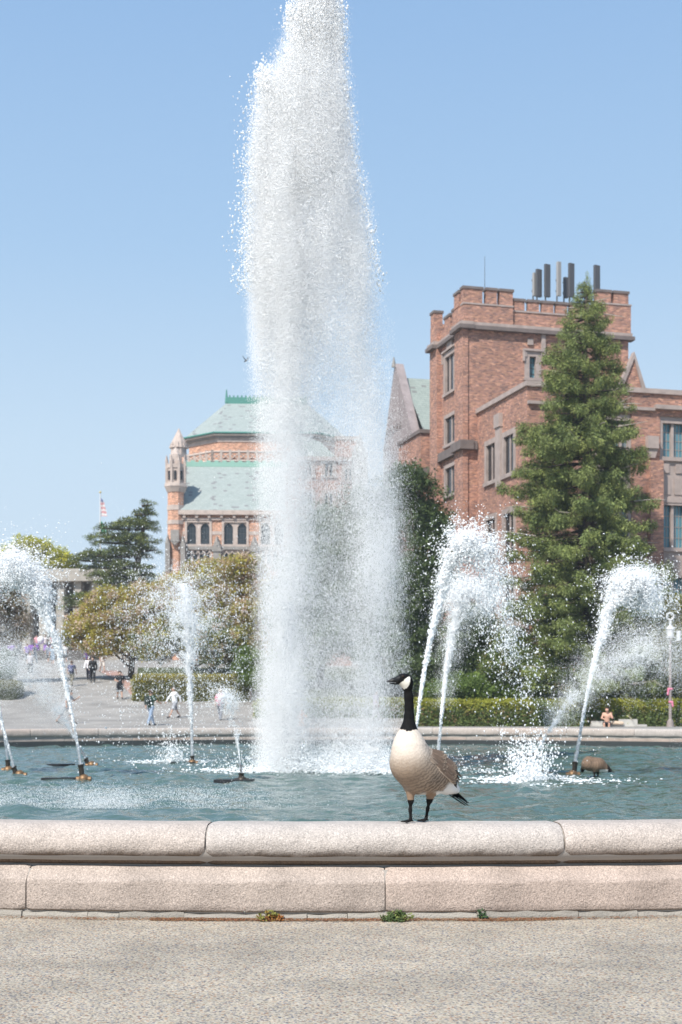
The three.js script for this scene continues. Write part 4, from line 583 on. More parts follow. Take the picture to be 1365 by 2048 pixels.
  const y = (py) => S.Y(py, 0, -.5);
  oct('turret', [[0, y(985), .98, .92]], -.3, -.4, brickPale);
  for (const [a, b] of [[1022, 1012], [1050, 1042]]) oct('stone_course', [[y(a), y(b), 1.0, 1.0]], -.3, -.4, trimPale);
  oct('turret_crown', [[y(986), y(975), 1.0, 1.28], [y(975), y(968), 1.3, 1.25], [y(968), y(938), 1.02, 1.0], [y(938), y(930), 1.1, 1.1], [y(930), y(910), .74, .70], [y(910), y(895), .62, .05]], -.3, -.4, trimPale);
  { const gs = [], sl = []; for (let k = 0; k < 8; k++) { const a = k / 8 * 6.283 + .39, ca = Math.cos(a), sa = Math.sin(a), px = -.3 + ca * 1.06, pz = -.4 + sa * 1.06; gs.push(bx(px - .12, y(968), pz - .12, px + .12, y(925), pz + .12), bar([px, y(925), pz], [px, y(912), pz], .17, .02, 4)); const b = a + .39, qx = -.3 + Math.cos(b) * .93, qz = -.4 + Math.sin(b) * .93; sl.push(bx(qx - .12, y(962), qz - .12, qx + .12, y(944), qz + .12)); } mesh('pinnacle', gs, trimPale, B); mesh('slit_window', sl, glassDark, B); }
  mesh('statue_niche', [bx(-.75, S.Y(1085), .55, .15, S.Y(1062), 1.05), prism([[-.75, S.Y(1085)], [.15, S.Y(1085)], [-.3, S.Y(1092)]], .56, 1.0), bx(-1.35, 0, .3, -.85, S.Y(1088), .9), bx(.3, 0, .3, .8, S.Y(1088), .9), bar([-1.1, S.Y(1088), .6], [-1.1, S.Y(1070), .6], .32, .03, 4), bar([.55, S.Y(1088), .6], [.55, S.Y(1070), .6], .32, .03, 4)], trimGrey, B);
  { const x = S.X(358, -9) , Y = (py) => S.Y(py, 0, -9); oct('spired_turret', [[S.Y(1000), Y(928), 1.0, 1.0], [Y(928), Y(897), .98, .94], [Y(897), Y(893), 1.08, 1.06], [Y(893), Y(884), .96, .85], [Y(884), Y(857), .82, .04]], x, -9, trimPale); mesh('slit_window', [bx(x - .45, Y(925), -8.25, x - .15, Y(902), -7.95)], glassDark, B); { const gs = []; for (let k = 0; k < 8; k++) { const a = k / 8 * 6.28; gs.push(bar([x + Math.cos(a) * 1.0, Y(897), -9 + Math.sin(a) * 1.0], [x + Math.cos(a) * .9, Y(886), -9 + Math.sin(a) * .9], .12, .02, 4)); } mesh('pinnacle', gs, trimPale, B); } }
  // lantern tower with balustrade and hipped roof
  const zt = -16, T = (px) => S.X(px, zt), Yt = (py) => S.Y(py, 6, zt), xa = T(374), xb = T(690), cut = 3.8, ring = (d) => [[xa - d + cut, zt + d], [xb + d - cut, zt + d], [xb + d, zt + d - cut], [xb + d, zt - 12 - d + cut], [xb + d - cut, zt - 12 - d], [xa - d + cut, zt - 12 - d], [xa - d, zt - 12 - d + cut], [xa - d, zt + d - cut]];
  const drum = (d, y0, y1) => { const g = prism(ring(d).map(([a, b]) => [a, -b]), y0, y1); g.rotateX(-Math.PI / 2); return metreUV(g); };
  mesh('drum', drum(0, yR - 3, Yt(878)), brickPale, B); mesh('stone_course', [drum(.08, Yt(884), Yt(876)), drum(.5, Yt(872), Yt(866))], trimPale, B); mesh('corbel_table', drum(.25, Yt(876) + .002, Yt(872)), trimGrey, B);
  { const gs = [], d = .7, R = ring(d); for (let k = 0; k < 8; k++) { const [ax, az] = R[k], [bx_, bz_] = R[(k + 1) % 8], L = Math.hypot(bx_ - ax, bz_ - az), n = Math.max(1, Math.round(L / 1.1)); for (const [yy, rr] of [[924, .17], [906, .16]]) gs.push(bar([ax, Yt(yy), az], [bx_, Yt(yy), bz_], rr, rr, 6)); for (let i = 0; i <= n; i++) { const x = lerp(ax, bx_, i / n), z = lerp(az, bz_, i / n); gs.push(bx(x - .14, Yt(926), z - .14, x + .14, Yt(902), z + .14)); if (i < n) { const x2 = lerp(ax, bx_, (i + 1) / n), z2 = lerp(az, bz_, (i + 1) / n); gs.push(bar([x, Yt(922), z], [x2, Yt(908), z2], .07, .07, 5), bar([x, Yt(908), z], [x2, Yt(922), z2], .07, .07, 5)); } } } mesh('balustrade', gs, trimPale, B); }
  const rz = zt - 6, xh = T(449), yh = S.Y(806, xh, rz), base = Yt(867), R = ring(.55); const pts = R.map(([a, b]) => [a, base, b]), A = [xh, yh, rz], A2 = [xb - (xh - xa), yh, rz];
  mesh('lantern_roof', poly([pts[0], pts[1], A2, A], [pts[7], pts[0], A], [pts[6], pts[7], A], [pts[5], pts[6], A], [pts[1], pts[2], A2], [pts[2], pts[3], A2], [pts[3], pts[4], A2], [pts[4], pts[5], A, A2]), slate, B);
  { const gs = [bx(xh - .1, yh - .3, rz - .15, A2[0], yh + .7, rz + .15), bar([xh, yh, rz], [xh, yh + 1.7, rz], .24, .06, 6)]; for (let x = xh + .3; x < A2[0]; x += .5) gs.push(bx(x, yh + .7, rz - .05, x + .2, yh + .95, rz + .05)); for (let k = 0; k < 8; k++) gs.push(bar(pts[k], pts[(k + 1) % 8], .13, .13, 5)); mesh('ridge_cresting', gs, copperDark, B); }
}
{ // concrete hall with tall piers behind the trees at far left
  const S = new Site('concrete_hall', 'pale concrete modern hall with tall square columns under a flat roof at far left', at(-60, 1400, 168).x, -168, -.12), B = S.g, W = S.X(235), yt = S.Y(1148, W, 0), g0 = 6;
  mesh('roof', [bx(-.5, yt - .9, -14, W + .6, yt + .25, 1.6), bx(1, yt + .25, -12, W - 1, yt + .8, -1)], concrete, B);
  mesh('wall', bx(.5, g0, -13, W - .2, yt - .9, -2.6), limestone(.46, .41, .37), B);
  const col = [], w = 34, win = []; for (let px = -43, k = 0; px < 235; px += w, k++) { const x = S.X(px); mesh('column', bx(x - .38, g0, -.4, x + .38, yt - .9, .9), concrete, B); const x2 = S.X(px + w * .64); mesh('column', bx(x2 - .2, g0, -.9, x2 + .2, yt - .9, -.2), concrete, B); const wx = (S.X(px + 5) + x2) / 2; mesh('window', bx(wx - .75, g0 + 2.6, -2.65, wx + .75, yt - 1.8, -2.52), std(.075, .05, .045, .3), B); }
  mesh('base_wall', bx(-1, g0 - .5, 1.2, W + 1, g0 + 1.4, 1.8), concrete, B);
}
{ // broad steps at the head of the slope, low wall, flagpole
  const st = thing('stone_steps', 'broad grey stone steps at the top of the walkway', 'steps', [0, 0, 0]), m = limestone(.20, .185, .175); for (let k = 0; k < 7; k++) { const a = at(-40, 1300, 141 + k * .4), b = at(205, 1300, 141 + k * .4); mesh('step', bx(a.x, 5, -141 - k * .4 - .43, b.x, 5.62 + .17 * k, -141 - k * .4), m, st); }
  const fp = thing('flagpole', 'tall pale flagpole above the dark cedar at left', 'flagpole', [at(201, 1200, 190).x, 6.5, -190]), T = at(201, 986, 190).y - 6.5; mesh('pole', bar([0, 0, 0], [0, T, 0], .16, .07, 8), std(.7, .7, .7, .5), fp); mesh('finial', new THREE.SphereGeometry(.16, 8, 6).translate(0, T + .1, 0), std(.6, .5, .2, .4), fp);
  const cloth = (c, y0, h, w) => { const g = new THREE.PlaneGeometry(w, h, 10, 14), p = g.attributes.position; for (let i = 0; i < p.count; i++) { const u = p.getX(i) / w + .5, v = .5 - p.getY(i) / h; p.setXYZ(i, .1 + u * w * (.35 + .4 * v) , -v * h - u * h * .25 * (1 - v), .14 * Math.sin(u * 9 + v * 5)); } g.translate(0, y0, 0); return c ? paint(g, c) : g; };
  const flagM = new THREE.MeshStandardMaterial({ vertexColors: true, side: THREE.DoubleSide, roughness: .9 });
  const fl = mesh('flag', cloth((x, y, z) => { const s = Math.floor((y + 90) * 3.6); return y > T - 1.2 && x < .6 ? [.20, .22, .40] : s & 1 ? [.62, .28, .30] : [.75, .73, .72]; }, T - .6, 2.5, 1.15), flagM); fl.position.copy(fp.position); tag(fl, 'red and white striped flag hanging limp on the flagpole', 'flag');
  const f2 = mesh('flag', cloth(() => [.12, .42, .26], T - 3.7, 1.6, 1.0), flagM); f2.position.copy(fp.position); tag(f2, 'green flag hanging below the striped one on the flagpole', 'flag');
}
// ---------------------------------------------------------------- trees, hedges, shrubs
const leafMat = (o = {}) => new THREE.MeshPhysicalMaterial({ color: lin(1, 1, 1), roughness: .75, transmission: .28, thickness: 0, side: THREE.DoubleSide, specularIntensity: .35, ...o });
const leaves = leafMat({ roughness: .9 }), needles = new THREE.MeshStandardMaterial({ color: lin(1, 1, 1), roughness: .8, side: THREE.DoubleSide }), bark = std(.10, .075, .058, .95), barkGrey = std(.17, .15, .135, .95);
function clump(n, R, size, seed, o = {}) { // a spray of single leaves, tinted a little differently
  const r = rng(seed), pos = [], nor = [], col = []; const q = { flat: .75, narrow: .55, droop: 0, up: .5, tint: .22, ...o };
  for (let i = 0; i < n; i++) {
    let x, y, z; do { x = r() * 2 - 1; y = r() * 2 - 1; z = r() * 2 - 1; } while (x * x + y * y + z * z > 1); const c = V(x * R, y * R * q.flat - q.droop * R * (x * x + z * z), z * R);
    const d = V(x + (r() - .5), (r() - .5) - q.droop + y * .4, z + (r() - .5)).normalize(), nn = V(x * .5 + (r() - .5) * 1.2, q.up + .5 * r(), z * .5 + (r() - .5) * 1.2).normalize(), s = d.clone().cross(nn).normalize(), L = size * (.7 + .6 * r()), w = L * q.narrow * .5, k = 1 - q.tint + 2 * q.tint * r(), nr = s.clone().cross(d).normalize(); if (nr.y < 0) nr.negate();
    const a = c, b = c.clone().addScaledVector(d, L * .5).addScaledVector(s, w), e = c.clone().addScaledVector(d, L), f = c.clone().addScaledVector(d, L * .45).addScaledVector(s, -w);
    for (const p of [a, b, e, a, e, f]) { pos.push(p.x, p.y, p.z); nor.push(nr.x, nr.y, nr.z); col.push(k, k, k * .95); }
  }
  const g = new THREE.BufferGeometry(); g.setAttribute('position', new THREE.Float32BufferAttribute(pos, 3)); g.setAttribute('normal', new THREE.Float32BufferAttribute(nor, 3)); g.setAttribute('color', new THREE.Float32BufferAttribute(col, 3)); return g;
}
leaves.vertexColors = needles.vertexColors = true;
const leafy = [1, 2, 3].map((s) => clump(26, .34, .17, s)), leafySmall = [4, 5].map((s) => clump(30, .22, .085, s)), needleTuft = [6, 7, 8].map((s) => clump(56, .27, .17, s, { narrow: .30, droop: .45, flat: 1.05, up: .2, tint: .3 })), plate = [9, 10].map((s) => clump(34, .55, .26, s, { narrow: .35, flat: .22, up: 1 }));
const mixTone = (pal, r) => { const a = pal[(r() * pal.length) | 0], k = .8 + .4 * r(); return [a[0] * k, a[1] * k, a[2] * k]; };
// leaves through an uneven crown made of several billows
function crown(parent, billows, n, geos, mat, pal, seed, o = {}) {
  const r = rng(seed), q = { shell: .45, gap: .34, sc: [.75, 1.35], ...o }, per = geos.map(() => [[], []]), tot = billows.reduce((s, b) => s + b[3] * b[4] * .5 + b[3] * b[3] * .5, 0);
  for (const b of billows) { const m = Math.round(n * (b[3] * b[4] * .5 + b[3] * b[3] * .5) / tot); for (let i = 0; i < m; i++) { const u = r() * 2 - 1, a = r() * 6.2832, w = Math.sqrt(1 - u * u), d = Math.pow(lerp(q.shell, 1, Math.pow(r(), .6)), 1), wob = 1 + .22 * Math.sin(a * 3 + b[0]) * w + .18 * Math.sin(u * 7 + a * 2 + b[1]); const x = b[0] + Math.cos(a) * w * d * b[3] * wob, y = b[1] + u * d * b[4] * wob, z = b[2] + Math.sin(a) * w * d * b[3] * wob; if (N1(x * .9 + 50, y * 1.1 + z * .8 + 50, 256) < q.gap && r() < .8) continue; const k = (r() * geos.length) | 0, s = lerp(q.sc[0], q.sc[1], r()); per[k][0].push([x, y, z, s, s, s, (r() - .5) * .8, r() * 6.28, (r() - .5) * .8]); per[k][1].push(mixTone(pal(u, r), r)); } }
  geos.forEach((g, k) => { if (per[k][0].length) stuff(scatter('crown', g, mat, per[k][0], parent, per[k][1])); });
}
function limbs(parent, base, tips, r0, m, seed) { const r = rng(seed); mesh('trunk', tube([base, V(base.x + .1, base.y + (tips[0].y - base.y) * .35, base.z), V(base.x - .05, base.y + (tips[0].y - base.y) * .6, base.z), tips[0]], [r0 * 1.25, r0, r0 * .8, r0 * .3], 8), m, parent); for (const t of tips.slice(1)) { const s = base.y + (t.y - base.y) * (.3 + .2 * r()), p = V(base.x, s, base.z), mid = p.clone().lerp(t, .5).add(V((r() - .5) * .4, .25, (r() - .5) * .4)); mesh('limb', tube([p, mid, t], [r0 * .5, r0 * .32, r0 * .1], 6), m, parent); } }
// a broad-leaved tree laid out from the picture: billows [px, py, half width, half height] at distance D
function tree(name, label, cat, D, foot, billows, n, geos, mat, pal, seed, o = {}) {
  const t = thing(name, label, cat, [0, 0, 0], 0, o.group), r = rng(seed), base = at(foot, 1400, D); base.y = rise(D) - .1; t.position.copy(base);
  const B = billows.map(([px, py, w, h, dz]) => { const p = at(px, py, D); return [p.x - base.x, p.y - base.y, (dz ?? (r() - .5) * 1.6) * w / F * D * .8, w / F * D, h / F * D]; });
  limbs(t, V(0, 0, 0), B.map((b) => V(b[0], b[1] + b[4] * .2, b[2])), o.r0 || .22, o.bark || bark, seed); crown(t, B, n, geos, mat, pal, seed + 1, o); return t;
}
// tall conifer right of centre: tiers of drooping branches that turn up at their tips
{
  const D = 75, base = at(1180, 1400, D), H = at(0, 552, D).y, t = thing('conifer_tree', 'tall dark green conifer with drooping branches in front of the brick wing', 'conifer', [base.x, rise(D) - .1, -D]), r = rng(31);
  mesh('trunk', tube([[0, 0, 0], [.05, 6, 0], [-.1, 13, .05], [-.25, 20, 0], [-.15, H - .3, 0]], [.48, .38, .26, .12, .02], 9), bark, t);
  const prof = [[0, 4.1, 4.0], [3, 4.4, 4.2], [5.5, 4.1, 4.1], [8, 4.1, 3.9], [11, 3.9, 3.2], [13.5, 3.6, 3.0], [16, 3.2, 2.8], [18, 2.5, 2.1], [20, 1.95, 1.7], [22, 1.15, 1.15], [H - .3, .12, .16]], rad = (y, s) => { let k = 0; while (k < prof.length - 2 && y > prof[k + 1][0]) k++; const a = prof[k], b = prof[k + 1], q = clamp((y - a[0]) / (b[0] - a[0])); return lerp(a[s > 0 ? 2 : 1], b[s > 0 ? 2 : 1], q); };
  const per = [[], [], []], cols = [[], [], []], tone = [[.205, .245, .072], [.165, .21, .065], [.24, .275, .08], [.14, .185, .06], [.19, .225, .075]], branchGeo = [], bare = [];
  for (let y = .8; y < H - .4; y += .155 + .004 * y) for (let k = 0, n = y > H - 3 ? 4 : 5; k < n; k++) {
    const a = r() * 6.283, side = Math.cos(a), R = rad(y, side) * (.50 + .62 * Math.pow(r(), .8)) * (.90 + .28 * N1(y * .75 + 20, a * 1.3 + 9, 64)), rise_ = .10 + .45 * r(), pts = []; if (R < .12) continue; const cx = -.25 * clamp(y / 20);
    for (let i = 0; i <= 5; i++) { const s = i / 5; pts.push(V(cx + Math.cos(a) * R * s, y + R * (rise_ * s * .5 - .55 * s * s + .34 * s * s * s * s), Math.sin(a) * R * s)); }
    branchGeo.push(tube(pts, pts.map((_, i) => (.045 + .006 * R) * (1 - i / 5.6)), 4)); const m = Math.max(5, Math.round(R * 8.5));
    for (let i = 0; i < m; i++) { const s = lerp(.22, 1.04, Math.pow((i + r()) / m, .6)), q = Math.min(4.999, s * 5), i0 = Math.floor(q), p = pts[i0].clone().lerp(pts[i0 + 1], q - i0), sw = .30 * (1 - .5 * s) * gauss(r), g = (r() * 3) | 0, sc = (.40 + .50 * r()) * lerp(.72, 1, clamp((H - y) / 9)); per[g].push([p.x - Math.sin(a) * sw, p.y - .10 - .14 * r(), p.z + Math.cos(a) * sw, sc, sc * (1 + .5 * r()), sc, (r() - .5) * .5, r() * 6.28, (r() - .5) * .5]); cols[g].push(mixTone(tone, r)); }
    if (r() < .09) { const e = pts[5], d = V(Math.cos(a), .25 * gauss(r), Math.sin(a)); bare.push(tube([e.clone().lerp(pts[3], .8), e, e.clone().addScaledVector(d, .35 + .5 * r())], [.035, .025, .01], 4)); }
  }
  for (let k = 0; k < 5; k++) { const y = H - .5 + k * .14; per[0].push([-.15 + .05 * gauss(r), y, .05 * gauss(r), .5 - .06 * k, .8, .5 - .06 * k, 0, r() * 6, 0]); cols[0].push(tone[0]); }
  stuff(mesh('branch', branchGeo, bark, t)); stuff(mesh('bare_twig', bare, std(.42, .37, .32, .9), t)); needleTuft.forEach((g, k) => stuff(scatter('crown', g, needles, per[k], t, cols[k])));
}
// dark cedar with level plates at the left
{
  const D = 138, base = at(262, 1400, D), t = thing('cedar_tree', 'dark cedar with flat spreading layers of foliage left of the library', 'cedar', [base.x, rise(D), -D]), r = rng(41), P = (px, py, dz = 0) => { const p = at(px, py, D); return V(p.x - base.x, p.y - rise(D), dz); };
  mesh('trunk', tube([V(0, 0, 0), P(262, 1200), P(280, 1100), P(296, 1003)], [.55, .45, .28, .04], 8), bark, t);
  const L = [[], []], C = [[], []], tone = [[.185, .215, .062], [.13, .165, .055], [.22, .25, .07], [.10, .13, .05]], br = [];
  for (const [a, b, py, dn] of [[284, 308, 1004, .5], [270, 312, 1022, 1], [232, 314, 1042, 1], [192, 318, 1052, 1], [176, 300, 1068, 1], [184, 318, 1080, 1.1], [218, 322, 1096, 1.2], [150, 300, 1106, 1.2], [142, 250, 1116, 1], [160, 310, 1130, 1.2], [176, 318, 1146, 1.3], [190, 316, 1160, 1.3], [200, 300, 1176, 1], [130, 208, 1192, .9], [124, 190, 1208, .7], [128, 172, 1240, .4]]) {
    const c = (a + b) / 2, w = (b - a) / 2 / F * D; br.push(tube([P(clamp(262, a, b) , py + 8), P(lerp(c, a, .5), py + 6), P(a + 4, py + 3)], [.16, .10, .03], 5), tube([P(clamp(270, a, b), py + 8), P(lerp(c, b, .5), py + 6), P(b - 4, py + 3)], [.16, .10, .03], 5));
    for (let i = 0; i < 125 * dn * w / 4; i++) { const u = r() * 2 - 1, v = gauss(r) * .55 * w * Math.sqrt(1 - .75 * u * u) * .6, p = P(c, py), tip = Math.abs(u), k = i & 1, s = (.7 + .7 * r()) * (1 - .35 * tip); L[k].push([p.x + u * w, p.y - .35 * tip * tip + .10 * gauss(r) + .1 * Math.sin(u * 9 + py), v, s, s * 1.1, s, (r() - .5) * .4, r() * 6.28, (r() - .5) * .4 - u * .18]); C[k].push(mixTone(tone, r)); }
  }
  stuff(mesh('branch', br, bark, t)); plate.forEach((g, k) => stuff(scatter('crown', g, needles, L[k], t, C[k])));
}
const palMaple = () => [[.50, .49, .045], [.57, .54, .06], [.42, .43, .045]], palCherry = (u, r) => r() < .30 ? [[.60, .43, .34], [.54, .38, .30], [.64, .49, .40]] : [[.46, .42, .085], [.54, .48, .10], [.38, .37, .09], [.48, .37, .14]], palPink = (u, r) => r() < .45 ? [[.46, .37, .33], [.40, .32, .27]] : [[.27, .25, .13], [.33, .27, .14]], palGreen = () => [[.115, .165, .065], [.095, .14, .06], [.14, .19, .075]], palBright = () => [[.18, .26, .065], [.23, .31, .075], [.15, .22, .065]], palShrub = (u, r) => r() < .12 ? [[.38, .24, .14], [.34, .31, .10]] : [[.165, .22, .075], [.215, .275, .085], [.13, .18, .065]];
tree('maple_tree', 'yellow-green spring maple above the concrete hall at far left', 'tree', 180, 70, [[70, 1108, 42, 26], [30, 1116, 36, 24], [108, 1120, 34, 22], [60, 1092, 28, 16], [5, 1120, 26, 22], [-25, 1128, 28, 22]], 2400, leafy, leaves, palMaple, 201, { sc: [1, 1.8], gap: .3 });
tree('maple_tree', 'smaller duller yellow-green tree between the maple and the cedar', 'tree', 184, 132, [[122, 1126, 22, 22], [146, 1134, 18, 18], [100, 1136, 20, 16]], 800, leafy, leaves, () => [[.26, .27, .05], [.22, .22, .07]], 202, { sc: [.9, 1.5], gap: .4 });
tree('cherry_tree', 'spreading cherry tree with olive leaves and fading pink blossom beside the walkway', 'cherry tree', 104, 262, [[235, 1235, 62, 48], [180, 1255, 48, 38], [290, 1215, 60, 50], [330, 1250, 62, 48], [150, 1268, 24, 26], [215, 1205, 36, 28], [260, 1270, 60, 32], [205, 1290, 44, 20]], 7600, leafy, leaves, palCherry, 203, { sc: [.55, 1.1], gap: .30, r0: .2 });
tree('cherry_tree', 'tallest cherry tree, reaching up before the library windows', 'cherry tree', 112, 425, [[400, 1190, 70, 48], [460, 1175, 62, 55], [350, 1180, 50, 34], [510, 1190, 60, 55], [430, 1145, 46, 30], [490, 1135, 36, 26], [395, 1140, 26, 18], [440, 1240, 80, 52], [540, 1230, 50, 60]], 9000, leafy, leaves, palCherry, 204, { sc: [.55, 1.1], gap: .30, r0: .26 });
tree('cherry_tree', 'cherry tree in shade behind the straight upright jet', 'cherry tree', 98, 380, [[370, 1270, 66, 40], [440, 1290, 60, 44], [490, 1300, 50, 44], [310, 1290, 50, 30]], 3600, leafy, leaves, (u, r) => r() < .5 ? palCherry(u, r) : palGreen(), 205, { sc: [.45, .85], gap: .38, r0: .17 });
tree('cherry_tree', 'pinkish cherry tree at the far left picture edge behind the spray', 'cherry tree', 100, 6, [[14, 1200, 40, 58], [34, 1246, 26, 36], [-20, 1210, 50, 60], [30, 1160, 30, 32], [10, 1262, 44, 30]], 3600, leafy, leaves, palPink, 206, { sc: [.45, .9], gap: .4, r0: .16 });
for (const [label, D, foot, bl, n, pal, seed] of [
  ['dark evergreen tree standing against the left corner of the brick tower', 82, 850, [[850, 1010, 44, 64], [862, 1090, 40, 70], [845, 1180, 56, 76], [835, 1270, 60, 70], [815, 960, 34, 32], [872, 1045, 28, 44], [880, 1150, 30, 50], [850, 1340, 50, 40]], 4200, palGreen, 211],
  ['tall dark tree in the middle behind the falling veil of the plume', 92, 745, [[740, 1040, 64, 74], [700, 1130, 74, 90], [770, 1140, 60, 100], [720, 1240, 80, 80], [660, 1070, 44, 56], [780, 1020, 40, 50], [770, 1300, 60, 56]], 5200, palGreen, 212],
  ['dark green tree left of the middle behind the plume', 96, 640, [[640, 1080, 50, 84], [610, 1170, 56, 90], [660, 1210, 60, 90], [620, 1280, 60, 60], [575, 1220, 46, 80]], 4200, palGreen, 213]]) tree('broadleaf_tree', label, 'tree', D, foot, bl, n, leafy, leaves, pal, seed, { sc: [.6, 1.15], gap: .30, r0: .24 });
tree('round_tree', 'small round dark tree standing behind the two right jets', 'tree', 76, 945, [[945, 1270, 46, 60], [920, 1310, 40, 50], [968, 1320, 36, 50], [940, 1350, 48, 40]], 2600, leafySmall, leaves, palGreen, 221, { sc: [.8, 1.5], gap: .3, r0: .12 });
tree('round_tree', 'pale green leafy young tree in front of the brick wing', 'tree', 74, 1030, [[1030, 1310, 44, 48], [1000, 1340, 36, 44], [1056, 1345, 34, 46], [1025, 1280, 26, 28]], 2200, leafySmall, leaves, palShrub, 222, { sc: [.8, 1.4], gap: .42, r0: .1 });
tree('golden_tree', 'yellowish leafy tree at the right edge of the picture', 'tree', 73, 1385, [[1372, 1250, 46, 60], [1340, 1290, 36, 50], [1390, 1330, 50, 60], [1350, 1220, 26, 26]], 2600, leafySmall, leaves, () => [[.25, .25, .06], [.30, .28, .065], [.18, .21, .06]], 223, { sc: [.9, 1.6], gap: .36, r0: .13 });
// shrubs along the bed
function shrub(label, D, bl, n, pal, seed, sc = [.8, 1.4]) { tree('shrub', label, 'shrub', D, bl[0][0], bl, n, leafySmall, leaves, pal, seed, { sc, gap: .30, r0: .05, bark: barkGrey, shell: .3 }); }
shrub('bright green shrub before the foot of the conifer, with reddish leaves', 73.8, [[1110, 1362, 52, 40], [1080, 1385, 40, 28], [1148, 1378, 40, 34]], 2600, palShrub, 231);
shrub('mid green shrub behind the hedge right of the goose', 74, [[925, 1378, 46, 28], [960, 1388, 44, 24], [890, 1388, 36, 24]], 2000, palBright, 232);
shrub('loose shrub between the young tree and the conifer', 73.8, [[1010, 1382, 46, 28], [1045, 1392, 34, 20]], 1500, palBright, 233);
shrub('big rounded olive shrub behind the spray fan at the right', 74, [[1230, 1350, 62, 60], [1280, 1330, 52, 66], [1190, 1378, 44, 34], [1320, 1350, 44, 60]], 4600, palShrub, 234);
shrub('bushy shrub behind the bench at the right', 73.8, [[1248, 1398, 30, 16], [1222, 1398, 22, 14]], 700, palBright, 235);
shrub('green bush behind the spray left of the plume', 88, [[500, 1330, 34, 34], [530, 1350, 40, 30], [560, 1340, 40, 40]], 2200, palBright, 236);
shrub('round shrub at the far left picture edge above the clipped hedge', 92, [[4, 1335, 28, 36], [-20, 1350, 26, 40]], 1500, palGreen, 237);
// clipped hedges: leaves over a dense twiggy core
function hedge(label, x0, x1, D, y0, y1, depth, n, pal, topPal, seed) {
  const a = (x0 - 682.5) / F * D, b = (x1 - 682.5) / F * D, ya = rise(D), yt = at(0, y0, D).y, t = thing('hedge', label, 'hedge', [a, ya, -D]), r = rng(seed), W = b - a, H = yt - ya; const per = [[], []], cols = [[], []];
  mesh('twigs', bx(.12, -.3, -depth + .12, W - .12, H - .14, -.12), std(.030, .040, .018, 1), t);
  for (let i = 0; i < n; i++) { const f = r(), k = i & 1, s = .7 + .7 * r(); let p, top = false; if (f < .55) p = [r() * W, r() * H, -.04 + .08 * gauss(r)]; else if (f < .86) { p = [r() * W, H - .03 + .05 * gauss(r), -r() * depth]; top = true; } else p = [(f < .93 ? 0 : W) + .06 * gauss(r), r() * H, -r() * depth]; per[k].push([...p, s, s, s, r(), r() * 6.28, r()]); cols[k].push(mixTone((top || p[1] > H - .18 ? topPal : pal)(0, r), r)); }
  leafySmall.forEach((g, k) => stuff(scatter('foliage', g, leaves, per[k], t, cols[k])));
}
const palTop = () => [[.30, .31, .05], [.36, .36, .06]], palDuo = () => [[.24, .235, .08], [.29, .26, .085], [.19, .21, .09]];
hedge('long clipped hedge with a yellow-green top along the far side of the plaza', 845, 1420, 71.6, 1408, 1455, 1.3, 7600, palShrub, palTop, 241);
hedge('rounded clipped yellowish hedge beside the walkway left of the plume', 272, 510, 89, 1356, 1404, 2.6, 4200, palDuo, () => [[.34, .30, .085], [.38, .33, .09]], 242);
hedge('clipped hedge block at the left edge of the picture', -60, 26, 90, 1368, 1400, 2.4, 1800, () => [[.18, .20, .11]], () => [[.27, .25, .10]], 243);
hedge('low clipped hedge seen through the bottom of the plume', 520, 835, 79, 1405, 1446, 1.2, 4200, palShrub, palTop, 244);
{ const bed = struct('planting_bed', sheet((D) => (840 - 682) / F * D, 60, 72.2, 100, .10, 30, 40), std(.085, .075, .05, 1)); struct('lawn', sheet((D) => (275 - 682) / F * D, (D) => (835 - 682) / F * D, 90.5, 120, .09, 24, 40), new THREE.MeshStandardMaterial({ color: lin(.13, .15, .05), roughness: 1, map: texture(256, 256, (u, v) => .75 + .5 * (fbm(u, v, 24, 4) - .5), 5, 5) })); }
